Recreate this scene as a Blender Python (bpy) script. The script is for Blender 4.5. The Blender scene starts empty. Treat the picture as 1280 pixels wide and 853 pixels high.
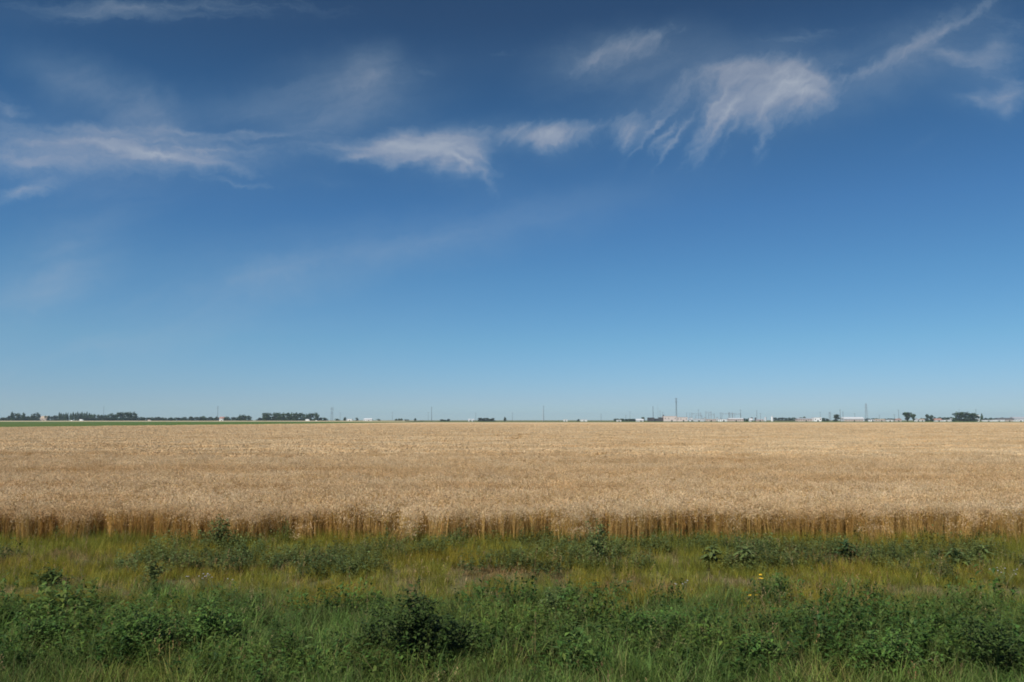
import bpy, math, random
import numpy as np
from mathutils import Vector, Matrix, noise

random.seed(7)
rng = np.random.default_rng(7)
S = bpy.context.scene
C = S.collection
R = math.radians

# ------------------------------------------------------------------ camera
CAM_H = 3.35
F = 1005.0                        # focal length in pixels of a 1280 px wide frame
PITCH = math.atan(98.5 / F)
cam_d = bpy.data.cameras.new('camera')
cam_d.sensor_width = 36.0
cam_d.lens = 36.0 * F / 1280.0
cam_d.clip_start = 0.1
cam_d.clip_end = 60000
cam = bpy.data.objects.new('camera', cam_d)
C.objects.link(cam)
cam.location = (0, 0, CAM_H)
cam.rotation_euler = (math.pi / 2 + PITCH, 0, 0)
S.camera = cam


def uv(px, py):
    """the sight line through a spot of the photograph as slopes X/Y and Z/Y"""
    a = (px - 640.0) / F
    b = (426.5 - py) / F
    y = math.cos(PITCH) - b * math.sin(PITCH)
    return a / y, (math.sin(PITCH) + b * math.cos(PITCH)) / y


def on_ground(px, py, z=0.0):
    u, v = uv(px, py)
    y = (z - CAM_H) / v
    return u * y, y


def far_x(px, D):
    return uv(px, 525)[0] * D


def far_z(py, D):
    return CAM_H + uv(640, py)[1] * D


# ------------------------------------------------------------------ properties
def tag(o, label=None, cat=None, group=None, kind=None):
    if label: o['label'] = label
    if cat: o['category'] = cat
    if group: o['group'] = group
    if kind: o['kind'] = kind
    return o


def empty(name, loc, rz=0.0, scale=(1, 1, 1)):
    o = bpy.data.objects.new(name, None)
    o.empty_display_size = 0.5
    C.objects.link(o)
    o.location = loc
    o.rotation_euler = (0, 0, rz)
    o.scale = scale
    return o


def copy_tree(o, parent=None):
    c = o.copy()
    C.objects.link(c)
    c.parent = parent
    for ch in o.children:
        copy_tree(ch, c)
    return c


# ------------------------------------------------------------------ materials
def new_mat(name):
    m = bpy.data.materials.new(name)
    m.use_nodes = True
    nt = m.node_tree
    nt.nodes.clear()
    out = nt.nodes.new('ShaderNodeOutputMaterial')
    return m, nt, out


def N(nt, t, **kw):
    n = nt.nodes.new(t)
    for k, v in kw.items():
        setattr(n, k, v)
    return n


def val(nt, sock, v):
    if hasattr(v, 'is_output') or isinstance(v, bpy.types.NodeSocket):
        nt.links.new(v, sock)
    else:
        sock.default_value = v


def math_n(nt, op, a, b=None, c=None, clamp=False):
    n = N(nt, 'ShaderNodeMath', operation=op, use_clamp=clamp)
    val(nt, n.inputs[0], a)
    if b is not None: val(nt, n.inputs[1], b)
    if c is not None: val(nt, n.inputs[2], c)
    return n.outputs[0]


def mixc(nt, fac, a, b, blend='MIX'):
    n = N(nt, 'ShaderNodeMix', data_type='RGBA', blend_type=blend)
    val(nt, n.inputs[0], fac)
    val(nt, n.inputs[6], a)
    val(nt, n.inputs[7], b)
    return n.outputs[2]


def world_noise(nt, scale=(1, 1, 1), detail=4, rough=0.55, lo=0.35, hi=0.65):
    g = N(nt, 'ShaderNodeNewGeometry')
    mp = N(nt, 'ShaderNodeMapping')
    mp.inputs['Scale'].default_value = scale
    nt.links.new(g.outputs['Position'], mp.inputs['Vector'])
    n = N(nt, 'ShaderNodeTexNoise')
    n.inputs['Scale'].default_value = 1.0
    n.inputs['Detail'].default_value = detail
    n.inputs['Roughness'].default_value = rough
    nt.links.new(mp.outputs[0], n.inputs['Vector'])
    mr = N(nt, 'ShaderNodeMapRange')
    mr.inputs[1].default_value = lo
    mr.inputs[2].default_value = hi
    nt.links.new(n.outputs['Fac'], mr.inputs[0])
    return mr.outputs[0]


def leaf_mat(name, transl=0.35, inst_var=0.25, tints=(), rough=0.6, spec=0.25):
    """plant tissue: colour of each blade or leaf from the mesh, varied per clump and over the ground"""
    m, nt, out = new_mat(name)
    at = N(nt, 'ShaderNodeAttribute', attribute_name='Col')
    col = at.outputs['Color']
    oi = N(nt, 'ShaderNodeObjectInfo')
    mr = N(nt, 'ShaderNodeMapRange')
    mr.inputs[3].default_value = 1 - inst_var
    mr.inputs[4].default_value = 1 + inst_var
    nt.links.new(oi.outputs['Random'], mr.inputs[0])
    hs = N(nt, 'ShaderNodeHueSaturation')
    nt.links.new(col, hs.inputs['Color'])
    nt.links.new(mr.outputs[0], hs.inputs['Value'])
    col = hs.outputs[0]
    for sc, tint, strength, lo, hi in tints:
        w = world_noise(nt, sc, 3, 0.55, lo, hi)
        f = math_n(nt, 'MULTIPLY', w, strength)
        col = mixc(nt, f, col, mixc(nt, 1.0, col, tint, 'MULTIPLY'))
    p = N(nt, 'ShaderNodeBsdfPrincipled')
    p.inputs['Roughness'].default_value = rough
    p.inputs['Specular IOR Level'].default_value = spec
    nt.links.new(col, p.inputs['Base Color'])
    t = N(nt, 'ShaderNodeBsdfTranslucent')
    nt.links.new(col, t.inputs['Color'])
    mx = N(nt, 'ShaderNodeMixShader')
    mx.inputs[0].default_value = transl
    nt.links.new(p.outputs[0], mx.inputs[1])
    nt.links.new(t.outputs[0], mx.inputs[2])
    nt.links.new(mx.outputs[0], out.inputs[0])
    return m


def plain(name, c, rough=0.7, metal=0.0, var=0.12, scale=0.6, spec=0.4):
    """painted or weathered surface: base colour with uneven wear"""
    m, nt, out = new_mat(name)
    w = world_noise(nt, (scale, scale, scale * 0.5), 5, 0.6, 0.3, 0.7)
    col = mixc(nt, w, tuple(x * (1 - var) for x in c) + (1,), tuple(min(1, x * (1 + var)) for x in c) + (1,))
    p = N(nt, 'ShaderNodeBsdfPrincipled')
    p.inputs['Roughness'].default_value = rough
    p.inputs['Metallic'].default_value = metal
    p.inputs['Specular IOR Level'].default_value = spec
    nt.links.new(col, p.inputs['Base Color'])
    nt.links.new(p.outputs[0], out.inputs[0])
    return m


def earth_mat(name, cols, scales, rough=0.95, bump=0.0):
    """ground sheet: cols = base colour then (colour, noise scale xyz, lo, hi) layers"""
    m, nt, out = new_mat(name)
    col = tuple(cols[0]) + (1,)
    for c, sc, lo, hi in cols[1:]:
        col = mixc(nt, world_noise(nt, sc, 5, 0.6, lo, hi), col, tuple(c) + (1,))
    p = N(nt, 'ShaderNodeBsdfPrincipled')
    p.inputs['Roughness'].default_value = rough
    p.inputs['Specular IOR Level'].default_value = 0.1
    nt.links.new(col, p.inputs['Base Color'])
    nt.links.new(p.outputs[0], out.inputs[0])
    return m


M_GRASS = leaf_mat('grass_blades', 0.42, 0.2, [((0.35, 0.35, 0.35), (1.35, 1.0, 0.8, 1), 0.7, 0.45, 0.65)], spec=.12)
M_WEED = leaf_mat('weed_leaves', 0.38, 0.3, [((0.35, 0.5, 0.5), (1.3, 1.04, 0.85, 1), 0.7, 0.45, 0.64), ((0.8, 1.1, 0.5), (0.62, 0.68, 0.7, 1), 0.7, 0.48, 0.62)], rough=0.55, spec=.12)
M_WHEAT = leaf_mat('wheat_straw', 0.3, 0.10, [((0.04, 0.16, 0.2), (0.88, 0.81, 0.72, 1), 0.8, 0.45, 0.62),
                                              ((0.25, 0.5, 0.2), (0.93, 0.84, 0.70, 1), 0.7, 0.45, 0.6)], rough=0.55)
M_TREE = leaf_mat('tree_leaves', 0.2, 0.3, [], rough=0.6)
M_BUSH = leaf_mat('bush_leaves', 0.25, 0.12, [], rough=0.55, spec=.1)
M_BARK = plain('bark', (0.09, 0.065, 0.045), 0.9, scale=2)
M_STEM = plain('green_stem', (0.09, 0.12, 0.04), 0.7, scale=6)
M_WHITE = plain('white_paint', (0.8, 0.8, 0.78), 0.5, var=0.06)
M_BEIGE = plain('beige_render', (0.52, 0.42, 0.36), 0.85)
M_PINK = plain('pink_beige_render', (0.58, 0.50, 0.45), 0.85)
M_GREYW = plain('pale_grey_cladding', (0.55, 0.57, 0.58), 0.6)
M_DARK = plain('dark_cladding', (0.05, 0.045, 0.045), 0.7)
M_GLASS = plain('window_glass', (0.03, 0.04, 0.05), 0.15, spec=0.6)
M_ROOFG = plain('grey_roof', (0.30, 0.31, 0.33), 0.6)
M_ROOFT = plain('tan_roof', (0.34, 0.27, 0.20), 0.8)
M_ROOFR = plain('red_roof', (0.30, 0.17, 0.14), 0.8)
M_ROOFD = plain('dark_roof', (0.07, 0.07, 0.075), 0.8)
M_ROOFW = plain('pale_metal_roof', (0.52, 0.53, 0.54), 0.4, var=0.05)
M_STEEL = plain('galvanised_steel', (0.26, 0.28, 0.30), 0.5, 0.3)
M_STEELD = plain('dark_steel', (0.09, 0.10, 0.11), 0.6, 0.2)
M_WOOD = plain('treated_wood', (0.10, 0.075, 0.055), 0.9)
M_CERAM = plain('insulator_ceramic', (0.16, 0.10, 0.08), 0.3)
M_TYRE = plain('tyre_rubber', (0.025, 0.025, 0.025), 0.9)
M_YELLOW = plain('yellow_petals', (0.70, 0.45, 0.03), 0.6, scale=30)
M_PALEF = plain('pale_flowers', (0.36, 0.34, 0.36), 0.7, scale=30)


# ------------------------------------------------------------------ mesh builder
class MB:
    def __init__(self):
        self.v, self.f, self.c, self.col = [], [], [], (1, 1, 1)

    def add(self, vs, fs):
        b = len(self.v)
        self.v.extend(vs)
        self.c.extend([self.col] * len(vs))
        self.f.extend([tuple(i + b for i in f) for f in fs])

    def box(self, x0, x1, y0, y1, z0, z1):
        self.add([(x0, y0, z0), (x1, y0, z0), (x1, y1, z0), (x0, y1, z0), (x0, y0, z1), (x1, y0, z1), (x1, y1, z1), (x0, y1, z1)],
                 [(0, 3, 2, 1), (4, 5, 6, 7), (0, 1, 5, 4), (1, 2, 6, 5), (2, 3, 7, 6), (3, 0, 4, 7)])

    def tube(self, p, q, r0, r1=None, n=6, cap=True):
        r1 = r0 if r1 is None else r1
        p, q = Vector(p), Vector(q)
        d = (q - p).normalized()
        a = d.orthogonal().normalized()
        b = d.cross(a)
        vs = []
        for c, r in ((p, r0), (q, r1)):
            for i in range(n):
                t = 2 * math.pi * i / n
                vs.append(tuple(c + (a * math.cos(t) + b * math.sin(t)) * r))
        fs = [(i, (i + 1) % n, n + (i + 1) % n, n + i) for i in range(n)]
        if cap:
            fs += [tuple(reversed(range(n))), tuple(range(n, 2 * n))]
        self.add(vs, fs)

    def lathe(self, prof, n=12, cx=0, cy=0):
        vs, fs = [], []
        for r, z in prof:
            for i in range(n):
                t = 2 * math.pi * i / n
                vs.append((cx + r * math.cos(t), cy + r * math.sin(t), z))
        for k in range(len(prof) - 1):
            for i in range(n):
                fs.append((k * n + i, k * n + (i + 1) % n, (k + 1) * n + (i + 1) % n, (k + 1) * n + i))
        fs.append(tuple(range((len(prof) - 1) * n, len(prof) * n)))
        self.add(vs, fs)

    def gable(self, x0, x1, y0, y1, z0, z1, over=0.4):
        """pitched roof with the ridge along x"""
        x0 -= over; x1 += over; y0 -= over; y1 += over
        ym = (y0 + y1) / 2
        self.add([(x0, y0, z0), (x1, y0, z0), (x1, y1, z0), (x0, y1, z0), (x0, ym, z1), (x1, ym, z1)],
                 [(0, 3, 2, 1), (0, 1, 5, 4), (2, 3, 4, 5), (1, 2, 5), (3, 0, 4)])

    def mesh(self, name, mats):
        me = bpy.data.meshes.new(name)
        me.from_pydata(self.v, [], self.f)
        a = me.attributes.new('Col', 'FLOAT_COLOR', 'POINT')
        cc = np.ones((len(self.v), 4), np.float32)
        if self.v: cc[:, :3] = np.array(self.c, np.float32)
        a.data.foreach_set('color', cc.ravel())
        for m in mats if isinstance(mats, (list, tuple)) else [mats]:
            me.materials.append(m)
        me.update()
        return me

    def build(self, name, mat, parent=None):
        o = bpy.data.objects.new(name, self.mesh(name, mat))
        C.objects.link(o)
        o.parent = parent
        return o


def vary(c, s=0.2, h=0.08):
    k = 1 + random.uniform(-s, s)
    return (c[0] * k * (1 + random.uniform(-h, h)), c[1] * k, c[2] * k * (1 + random.uniform(-h, h)))


def lerp3(a, b, t):
    return tuple(x + (y - x) * t for x, y in zip(a, b))


def ribbon(mb, base, ang, length, width, lean, bend, segs=3, twist=0.0):
    """a grass blade: rises from base, leans along ang and bends over"""
    dx, dy = math.cos(ang), math.sin(ang)
    wx, wy = -math.sin(ang + twist), math.cos(ang + twist)
    vs, fs = [], []
    x, y, z = base
    th = lean
    st = length / segs
    for i in range(segs + 1):
        w = width * 0.5 * (1 - (i / segs) ** 1.6 * 0.92)
        vs += [(x - wx * w, y - wy * w, z), (x + wx * w, y + wy * w, z)]
        x += dx * math.sin(th) * st
        y += dy * math.sin(th) * st
        z += math.cos(th) * st
        th += bend / segs
    for i in range(segs):
        fs.append((2 * i, 2 * i + 1, 2 * i + 3, 2 * i + 2))
    mb.add(vs, fs)


def leaf(mb, p, ang, tilt, L, W, fold=0.25):
    """a pointed leaf, folded along its midrib, leaving p along ang at tilt above level"""
    d = Vector((math.cos(ang) * math.cos(tilt), math.sin(ang) * math.cos(tilt), math.sin(tilt)))
    s = Vector((-math.sin(ang), math.cos(ang), 0))
    n = d.cross(s) * -1
    p = Vector(p)
    m = p + d * L * 0.45
    e = p + d * L - Vector((0, 0, L * 0.18))
    l = m + s * W * 0.5 + n * W * fold * -0.5
    r = m - s * W * 0.5 + n * W * fold * -0.5
    mb.add([tuple(p), tuple(r), tuple(e), tuple(l), tuple(m + Vector((0, 0, L * 0.03)))],
           [(0, 1, 4), (1, 2, 4), (2, 3, 4), (3, 0, 4)])


# ------------------------------------------------------------------ scattered ground cover
def scatter(name, variants, pts, label, cat, base=None, mats=None):
    """ONE stuff object: base = (verts, faces) of its own sheet, pts rows = x, y, z, rotation, scale xy, scale z, variant"""
    me = bpy.data.meshes.new(name)
    bv, bf = base if base else ([], [])
    P = np.array([tuple(r) + (0, 0) * (len(r) == 7) for r in pts], np.float64)     # optional last two columns: tilt
    me.from_pydata(list(bv) + [tuple(r) for r in P[:, :3]], [], list(bf))
    nb = len(bv)

    def attr(nm, typ, fld, data, fill):
        a = me.attributes.new(nm, typ, 'POINT')
        full = np.concatenate([np.tile(np.array(fill), (nb, 1)) if nb else np.zeros((0, len(fill))), data])
        a.data.foreach_set(fld, full.ravel().astype(np.int32 if typ == 'INT' else np.float32))
    attr('var', 'INT', 'value', P[:, 6:7], [-1])
    attr('rot', 'FLOAT_VECTOR', 'vector', np.concatenate([P[:, 7:9], P[:, 3:4]], 1), [0, 0, 0])
    attr('scl', 'FLOAT_VECTOR', 'vector', np.stack([P[:, 4], P[:, 4], P[:, 5]], 1), [1, 1, 1])
    for m in mats or []: me.materials.append(m)
    o = bpy.data.objects.new(name, me)
    C.objects.link(o)
    g = bpy.data.node_groups.new(name, 'GeometryNodeTree')
    g.interface.new_socket('Geometry', in_out='INPUT', socket_type='NodeSocketGeometry')
    g.interface.new_socket('Geometry', in_out='OUTPUT', socket_type='NodeSocketGeometry')
    gi, go = g.nodes.new('NodeGroupInput'), g.nodes.new('NodeGroupOutput')
    jn = g.nodes.new('GeometryNodeJoinGeometry')

    def named(nm, typ):
        n = g.nodes.new('GeometryNodeInputNamedAttribute')
        n.data_type = typ
        n.inputs[0].default_value = nm
        return n.outputs[0]
    v, r, s = named('var', 'INT'), named('rot', 'FLOAT_VECTOR'), named('scl', 'FLOAT_VECTOR')
    for k, mesh in enumerate(variants):
        src = bpy.data.objects.new(mesh.name, mesh)      # geometry source, not in the scene
        info = g.nodes.new('GeometryNodeObjectInfo')
        info.inputs[0].default_value = src
        cmpn = g.nodes.new('FunctionNodeCompare')
        cmpn.data_type = 'INT'
        cmpn.operation = 'EQUAL'
        g.links.new(v, cmpn.inputs[2])
        cmpn.inputs[3].default_value = k
        ip = g.nodes.new('GeometryNodeInstanceOnPoints')
        g.links.new(gi.outputs[0], ip.inputs['Points'])
        g.links.new(cmpn.outputs[0], ip.inputs['Selection'])
        g.links.new(info.outputs['Geometry'], ip.inputs['Instance'])
        e2r = g.nodes.new('FunctionNodeEulerToRotation')
        g.links.new(r, e2r.inputs[0])
        g.links.new(e2r.outputs[0], ip.inputs['Rotation'])
        g.links.new(s, ip.inputs['Scale'])
        g.links.new(ip.outputs[0], jn.inputs[0])
    if base:
        g.links.new(gi.outputs[0], jn.inputs[0])
    g.links.new(jn.outputs[0], go.inputs[0])
    md = o.modifiers.new('scatter', 'NODES')
    md.node_group = g
    tag(o, label, cat, kind='stuff')
    return o


def nz(x, y, s=0):
    return noise.noise((x, y, s * 7.31))


def smooth(a, b, x):
    t = max(0.0, min(1.0, (x - a) / (b - a)))
    return t * t * (3 - 2 * t)


# ---- wheat
STEM = (0.52, 0.345, 0.115)
HEAD = (0.69, 0.53, 0.325)
DRYL = (0.50, 0.33, 0.14)


def wheat_patch(seed, size=1.0, n=336, segs=2):
    random.seed(seed)
    mb = MB()
    cl = None
    for i in range(n):
        if i % 10 == 0:              # tillers of one plant stand together
            cl = (random.uniform(-size / 2, size / 2) * 1.04, random.uniform(-size / 2, size / 2) * 1.04, random.uniform(.55, 1.3),
                  random.gauss(.76, .06), random.uniform(0, 2 * math.pi))
        x, y = cl[0] + random.gauss(0, .022), cl[1] + random.gauss(0, .022)
        h = random.gauss(cl[3], 0.05) * (random.uniform(.6, .9) if random.random() < .15 else 1)
        ang = cl[4] + random.gauss(0, 1.2)
        lean = abs(random.gauss(0, 0.10))
        sc = tuple(q * cl[2] for q in vary(STEM, 0.2, 0.1))
        # stem: a thin crossed strip, darker golden below
        tx, ty = x + math.cos(ang) * lean * h, y + math.sin(ang) * lean * h
        wa = random.uniform(0, math.pi)
        w = 0.0032
        mx, my = x + (tx - x) * 0.35, y + (ty - y) * 0.35
        cs, sn = math.cos(wa) * w, math.sin(wa) * w
        mb.col = sc
        mb.add([(x - cs, y - sn, 0), (x + cs, y + sn, 0), (mx - cs, my - sn, h * .55), (mx + cs, my + sn, h * .55),
                (tx - cs * .7, ty - sn * .7, h), (tx + cs * .7, ty + sn * .7, h)], [(0, 1, 3, 2), (2, 3, 5, 4)])
        # ear: nods over, spindle of four sides
        hc = tuple(min(.85, q * (.5 + .5 * cl[2])) for q in vary(HEAD, 0.25, 0.06))
        mb.col = hc
        L = random.uniform(0.075, 0.11)
        nod = random.uniform(0.3, 2.1)
        ha = ang + random.gauss(0, 0.5)
        p0 = Vector((tx, ty, h))
        d0 = Vector((math.cos(ha) * math.sin(nod * .45), math.sin(ha) * math.sin(nod * .45), math.cos(nod * .45)))
        d1 = Vector((math.cos(ha) * math.sin(nod), math.sin(ha) * math.sin(nod), math.cos(nod)))
        p1 = p0 + d0 * 0.05
        p2 = p1 + d1 * L * 0.5
        p3 = p1 + d1 * L
        s1 = d1.orthogonal().normalized() * 0.0095
        s2 = d1.cross(s1).normalized() * 0.0095
        mb.add([tuple(p1), tuple(p2 + s1), tuple(p2 + s2), tuple(p2 - s1), tuple(p2 - s2), tuple(p3)],
               [(0, 1, 2), (0, 2, 3), (0, 3, 4), (0, 4, 1), (5, 2, 1), (5, 3, 2), (5, 4, 3), (5, 1, 4)])
        mb.col = lerp3(hc, (0.75, 0.6, 0.38), 0.5)
        for k in range(4):          # awns
            t = random.uniform(0.3, 1)
            q = p1 + d1 * L * t
            sd = Vector((random.gauss(0, 1), random.gauss(0, 1), random.gauss(0, 1))) * 0.028
            e = q + d1 * random.uniform(0.05, 0.08) + sd
            o = sd.cross(d1).normalized() * 0.0014
            mb.add([tuple(q + o), tuple(q - o), tuple(e)], [(0, 1, 2)])
        if random.random() < 0.75:  # dry leaf
            mb.col = vary(DRYL, 0.3, 0.1)
            t = random.uniform(0.25, 0.8)
            ribbon(mb, (x + (tx - x) * t, y + (ty - y) * t, h * t), random.uniform(0, 6.3), random.uniform(.12, .24), 0.009,
                   random.uniform(.3, .8), random.uniform(1.0, 2.4), 3)
    return mb.mesh('wheat_stalks', M_WHEAT)


def wheat_coarse(seed, size=2.5, n=620):
    random.seed(seed)
    mb = MB()
    for _ in range(n):
        x, y = random.uniform(-size / 2, size / 2) * 1.05, random.uniform(-size / 2, size / 2) * 1.05
        h = random.gauss(0.82, 0.035)
        mb.col = lerp3(STEM, HEAD, 0.5)
        for k in range(2):
            a = random.uniform(0, math.pi)
            w = random.uniform(0.03, 0.075)
            lx, ly = random.gauss(0, .05), random.gauss(0, .05)
            c, s = math.cos(a) * w, math.sin(a) * w
            mb.col = vary(lerp3(STEM, HEAD, .3), .25)
            b = len(mb.v)
            mb.add([(x - c * .5, y - s * .5, .35), (x + c * .5, y + s * .5, .35)], [])
            mb.col = vary((0.72, 0.565, 0.35), 0.20, 0.04)
            mb.add([(x + c + lx, y + s + ly, h - random.uniform(.02, .1)), (x - c + lx, y - s + ly, h - random.uniform(.0, .08))], [])
            mb.f.append((b, b + 1, b + 2, b + 3))
    return mb.mesh('wheat_clumps', M_WHEAT)


def edge_left(y):              # the far left side of the wheat field
    return -233 + 0.170 * y


def edge_front(x):
    return 22.35 + 0.5 * nz(x * 0.35, 3.1) + 0.3 * nz(x * 1.3, 9.4)


BANDS = [(29.5, 1.2, .12), (34, 1.2, .10), (40, 1.7, .19), (46, 1.5, .08), (56, 2.4, .17), (77, 3, .14), (112, 5, .15), (165, 8, .05)]


def wheat_height(x, y):
    k = 1.0 + 0.05 * nz(x * .12, y * .25, 2) + 0.03 * nz(x * .6, y * .6, 4)
    for by, bw, bd in BANDS:
        yy = by * (1 + 0.05 * nz(x * .03, by)) + 0.6 * nz(x * .15, by + 5)
        k -= bd * math.exp(-((y - yy) / bw) ** 2) * (0.55 + 0.9 * max(-.6, nz(x * .07, by * 2.0, 1)))
    return k


near_v = [wheat_patch(100 + i) for i in range(6)]
coarse_v = [wheat_coarse(200 + i) for i in range(5)] + [wheat_patch(220 + i, 1.0, 90) for i in range(3)]     # thin stragglers last
pts = []
y = 21.2
while y < 68:
    half = 0.70 * y + 7
    x = -half
    while x < half:
        jx, jy = x + random.uniform(-.2, .2), y + random.uniform(-.2, .2)
        d = jy - edge_front(jx)
        if d > .4:
            if random.random() > smooth(46, 67, y):
                pts.append((jx, jy, 0, random.uniform(0, 6.3), random.uniform(.95, 1.1), wheat_height(jx, jy) * random.uniform(.96, 1.05), random.randrange(6)))
        x += 0.93
    y += 0.93
# the ragged front rows: smaller clumps, some leaning out, some short, some missing
y = 20.9
while y < 24.4:
    half = 0.70 * y + 7
    x = -half
    while x < half:
        jx, jy = x + random.uniform(-.2, .2), y + random.uniform(-.2, .2)
        d = jy - edge_front(jx)
        gap = nz(jx * .8, jy * .8, 21)
        if -.1 < d < 1.3 and gap > -.32:
            pts.append((jx, jy, 0, random.uniform(0, 6.3), random.uniform(.5, .7), wheat_height(jx, jy) * random.uniform(.82, 1.07) * (1 + .12 * gap),
                        random.randrange(6), random.gauss(0, .09), random.gauss(0, .09)))
        elif -.9 < d <= -.1 and random.random() < .22:
            pts.append((jx, jy, 0, random.uniform(0, 6.3), random.uniform(.4, .8), random.uniform(.5, .95), 11 + random.randrange(3), random.gauss(0, .15), random.gauss(0, .15)))
        x += 0.46
    y += 0.46
TRACKS = [((-2.9, 125), (-1.3, 205)), ((0.9, 112), (2.1, 168))]
y = 46
while y < 520:
    s = 1.0 if y < 150 else (2.0 if y < 300 else 3.0)
    half = 0.70 * y + 12
    x = -half
    while x < half:
        jx, jy = x + random.uniform(-.5, .5) * s, y + random.uniform(-.5, .5) * s
        ok = jx > edge_left(jy) + 2.5 and random.random() < smooth(45, 66, y) * 1.02
        for (ax, ay), (bx, by) in TRACKS:
            if ay < jy < by and abs(jx - (ax + (bx - ax) * (jy - ay) / (by - ay))) < 1.4: ok = False
        if ok:
            pts.append((jx, jy, 0, random.uniform(0, 6.3), s, wheat_height(jx, jy) * random.uniform(.95, 1.04), 6 + random.randrange(5)))
        x += 2.3 * s
    y += 2.3 * s

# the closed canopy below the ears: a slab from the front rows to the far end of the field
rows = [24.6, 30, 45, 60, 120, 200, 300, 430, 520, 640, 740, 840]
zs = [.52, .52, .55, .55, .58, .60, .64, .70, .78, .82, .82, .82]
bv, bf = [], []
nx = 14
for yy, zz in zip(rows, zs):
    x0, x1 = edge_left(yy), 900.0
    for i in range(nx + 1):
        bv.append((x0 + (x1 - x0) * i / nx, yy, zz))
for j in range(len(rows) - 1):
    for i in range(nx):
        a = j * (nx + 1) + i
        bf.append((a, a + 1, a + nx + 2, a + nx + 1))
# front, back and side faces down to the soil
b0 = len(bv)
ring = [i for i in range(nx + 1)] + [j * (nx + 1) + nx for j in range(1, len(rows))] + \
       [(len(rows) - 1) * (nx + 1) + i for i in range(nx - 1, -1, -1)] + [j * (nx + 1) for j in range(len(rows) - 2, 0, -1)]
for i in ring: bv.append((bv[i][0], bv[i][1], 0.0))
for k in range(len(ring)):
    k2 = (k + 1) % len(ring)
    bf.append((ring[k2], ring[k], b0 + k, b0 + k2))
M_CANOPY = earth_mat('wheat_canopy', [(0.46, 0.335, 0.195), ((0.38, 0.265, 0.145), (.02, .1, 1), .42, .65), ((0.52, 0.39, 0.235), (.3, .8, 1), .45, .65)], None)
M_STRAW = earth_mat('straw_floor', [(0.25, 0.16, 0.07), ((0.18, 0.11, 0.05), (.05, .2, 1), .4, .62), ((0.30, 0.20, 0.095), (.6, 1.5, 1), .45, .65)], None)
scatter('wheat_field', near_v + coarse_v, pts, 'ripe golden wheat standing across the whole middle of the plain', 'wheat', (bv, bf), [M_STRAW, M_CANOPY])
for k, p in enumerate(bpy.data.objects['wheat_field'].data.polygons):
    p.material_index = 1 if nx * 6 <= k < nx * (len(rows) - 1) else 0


# ---- roadside verge
def blade_patch(seed, n, lmin, lmax, wid, cols, size=0.5, lean=0.25, bend=(.2, 1.1)):
    random.seed(seed)
    mb = MB()
    for i in range(n):
        if i % 14 == 0:              # tufts
            cx, cy_, ct, cb = random.uniform(-.6, .6) * size, random.uniform(-.6, .6) * size, random.choice(cols), random.uniform(.5, 1.45)
            ch = random.uniform(.65, 1.15)
        mb.col = tuple(q * cb for q in vary(ct if random.random() < .8 else random.choice(cols), .25, .12))
        ribbon(mb, (cx + random.gauss(0, .035), cy_ + random.gauss(0, .035), 0), random.uniform(0, 6.3), random.uniform(lmin, lmax) * ch,
               wid * random.uniform(.6, 1.3), abs(random.gauss(0, lean)), random.uniform(*bend), 3, random.uniform(-.8, .8))
    return mb.mesh('grass_blades', M_GRASS)


def weed_patch(seed, stems, hmin, hmax, lf, cols, size=0.5, per=12):
    random.seed(seed)
    mb = MB()
    for _ in range(stems):
        x, y = random.uniform(-.6, .6) * size, random.uniform(-.6, .6) * size
        h = random.uniform(hmin, hmax)
        la, ll = random.uniform(0, 6.3), random.uniform(0, .3)
        c0 = random.choice(cols)
        mb.col = vary(lerp3(c0, (.12, .13, .05), .5))
        ribbon(mb, (x, y, 0), la, h, .008, ll, .2, 2)
        for k in range(per):
            t = (k + random.random()) / per
            t = 0.12 + 0.88 * t
            mb.col = vary(c0, .3, .12)
            p = (x + math.cos(la) * math.sin(ll) * h * t, y + math.sin(la) * math.sin(ll) * h * t, h * t)
            s = lf * random.uniform(.6, 1.2) * (1.15 - .5 * t)
            leaf(mb, p, random.uniform(0, 6.3), random.uniform(-.1, .9), s, s * random.uniform(.3, .5))
    return mb.mesh('weed_leaves', M_WEED)


G_LUSH = [(0.110, 0.185, 0.042), (0.140, 0.215, 0.054), (0.085, 0.155, 0.036), (0.17, 0.19, 0.07)]
G_OLIVE = [(0.235, 0.235, 0.036), (0.275, 0.255, 0.042), (0.175, 0.205, 0.038)]
G_DRY = [(0.31, 0.225, 0.11), (0.24, 0.18, 0.08), (0.36, 0.275, 0.15), (0.17, 0.165, 0.055)]
W_DARK = [(0.064, 0.128, 0.027), (0.078, 0.148, 0.030), (0.052, 0.104, 0.026), (0.090, 0.142, 0.036)]
W_BLUE = [(0.11, 0.148, 0.050), (0.13, 0.165, 0.050), (0.09, 0.128, 0.044)]

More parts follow.
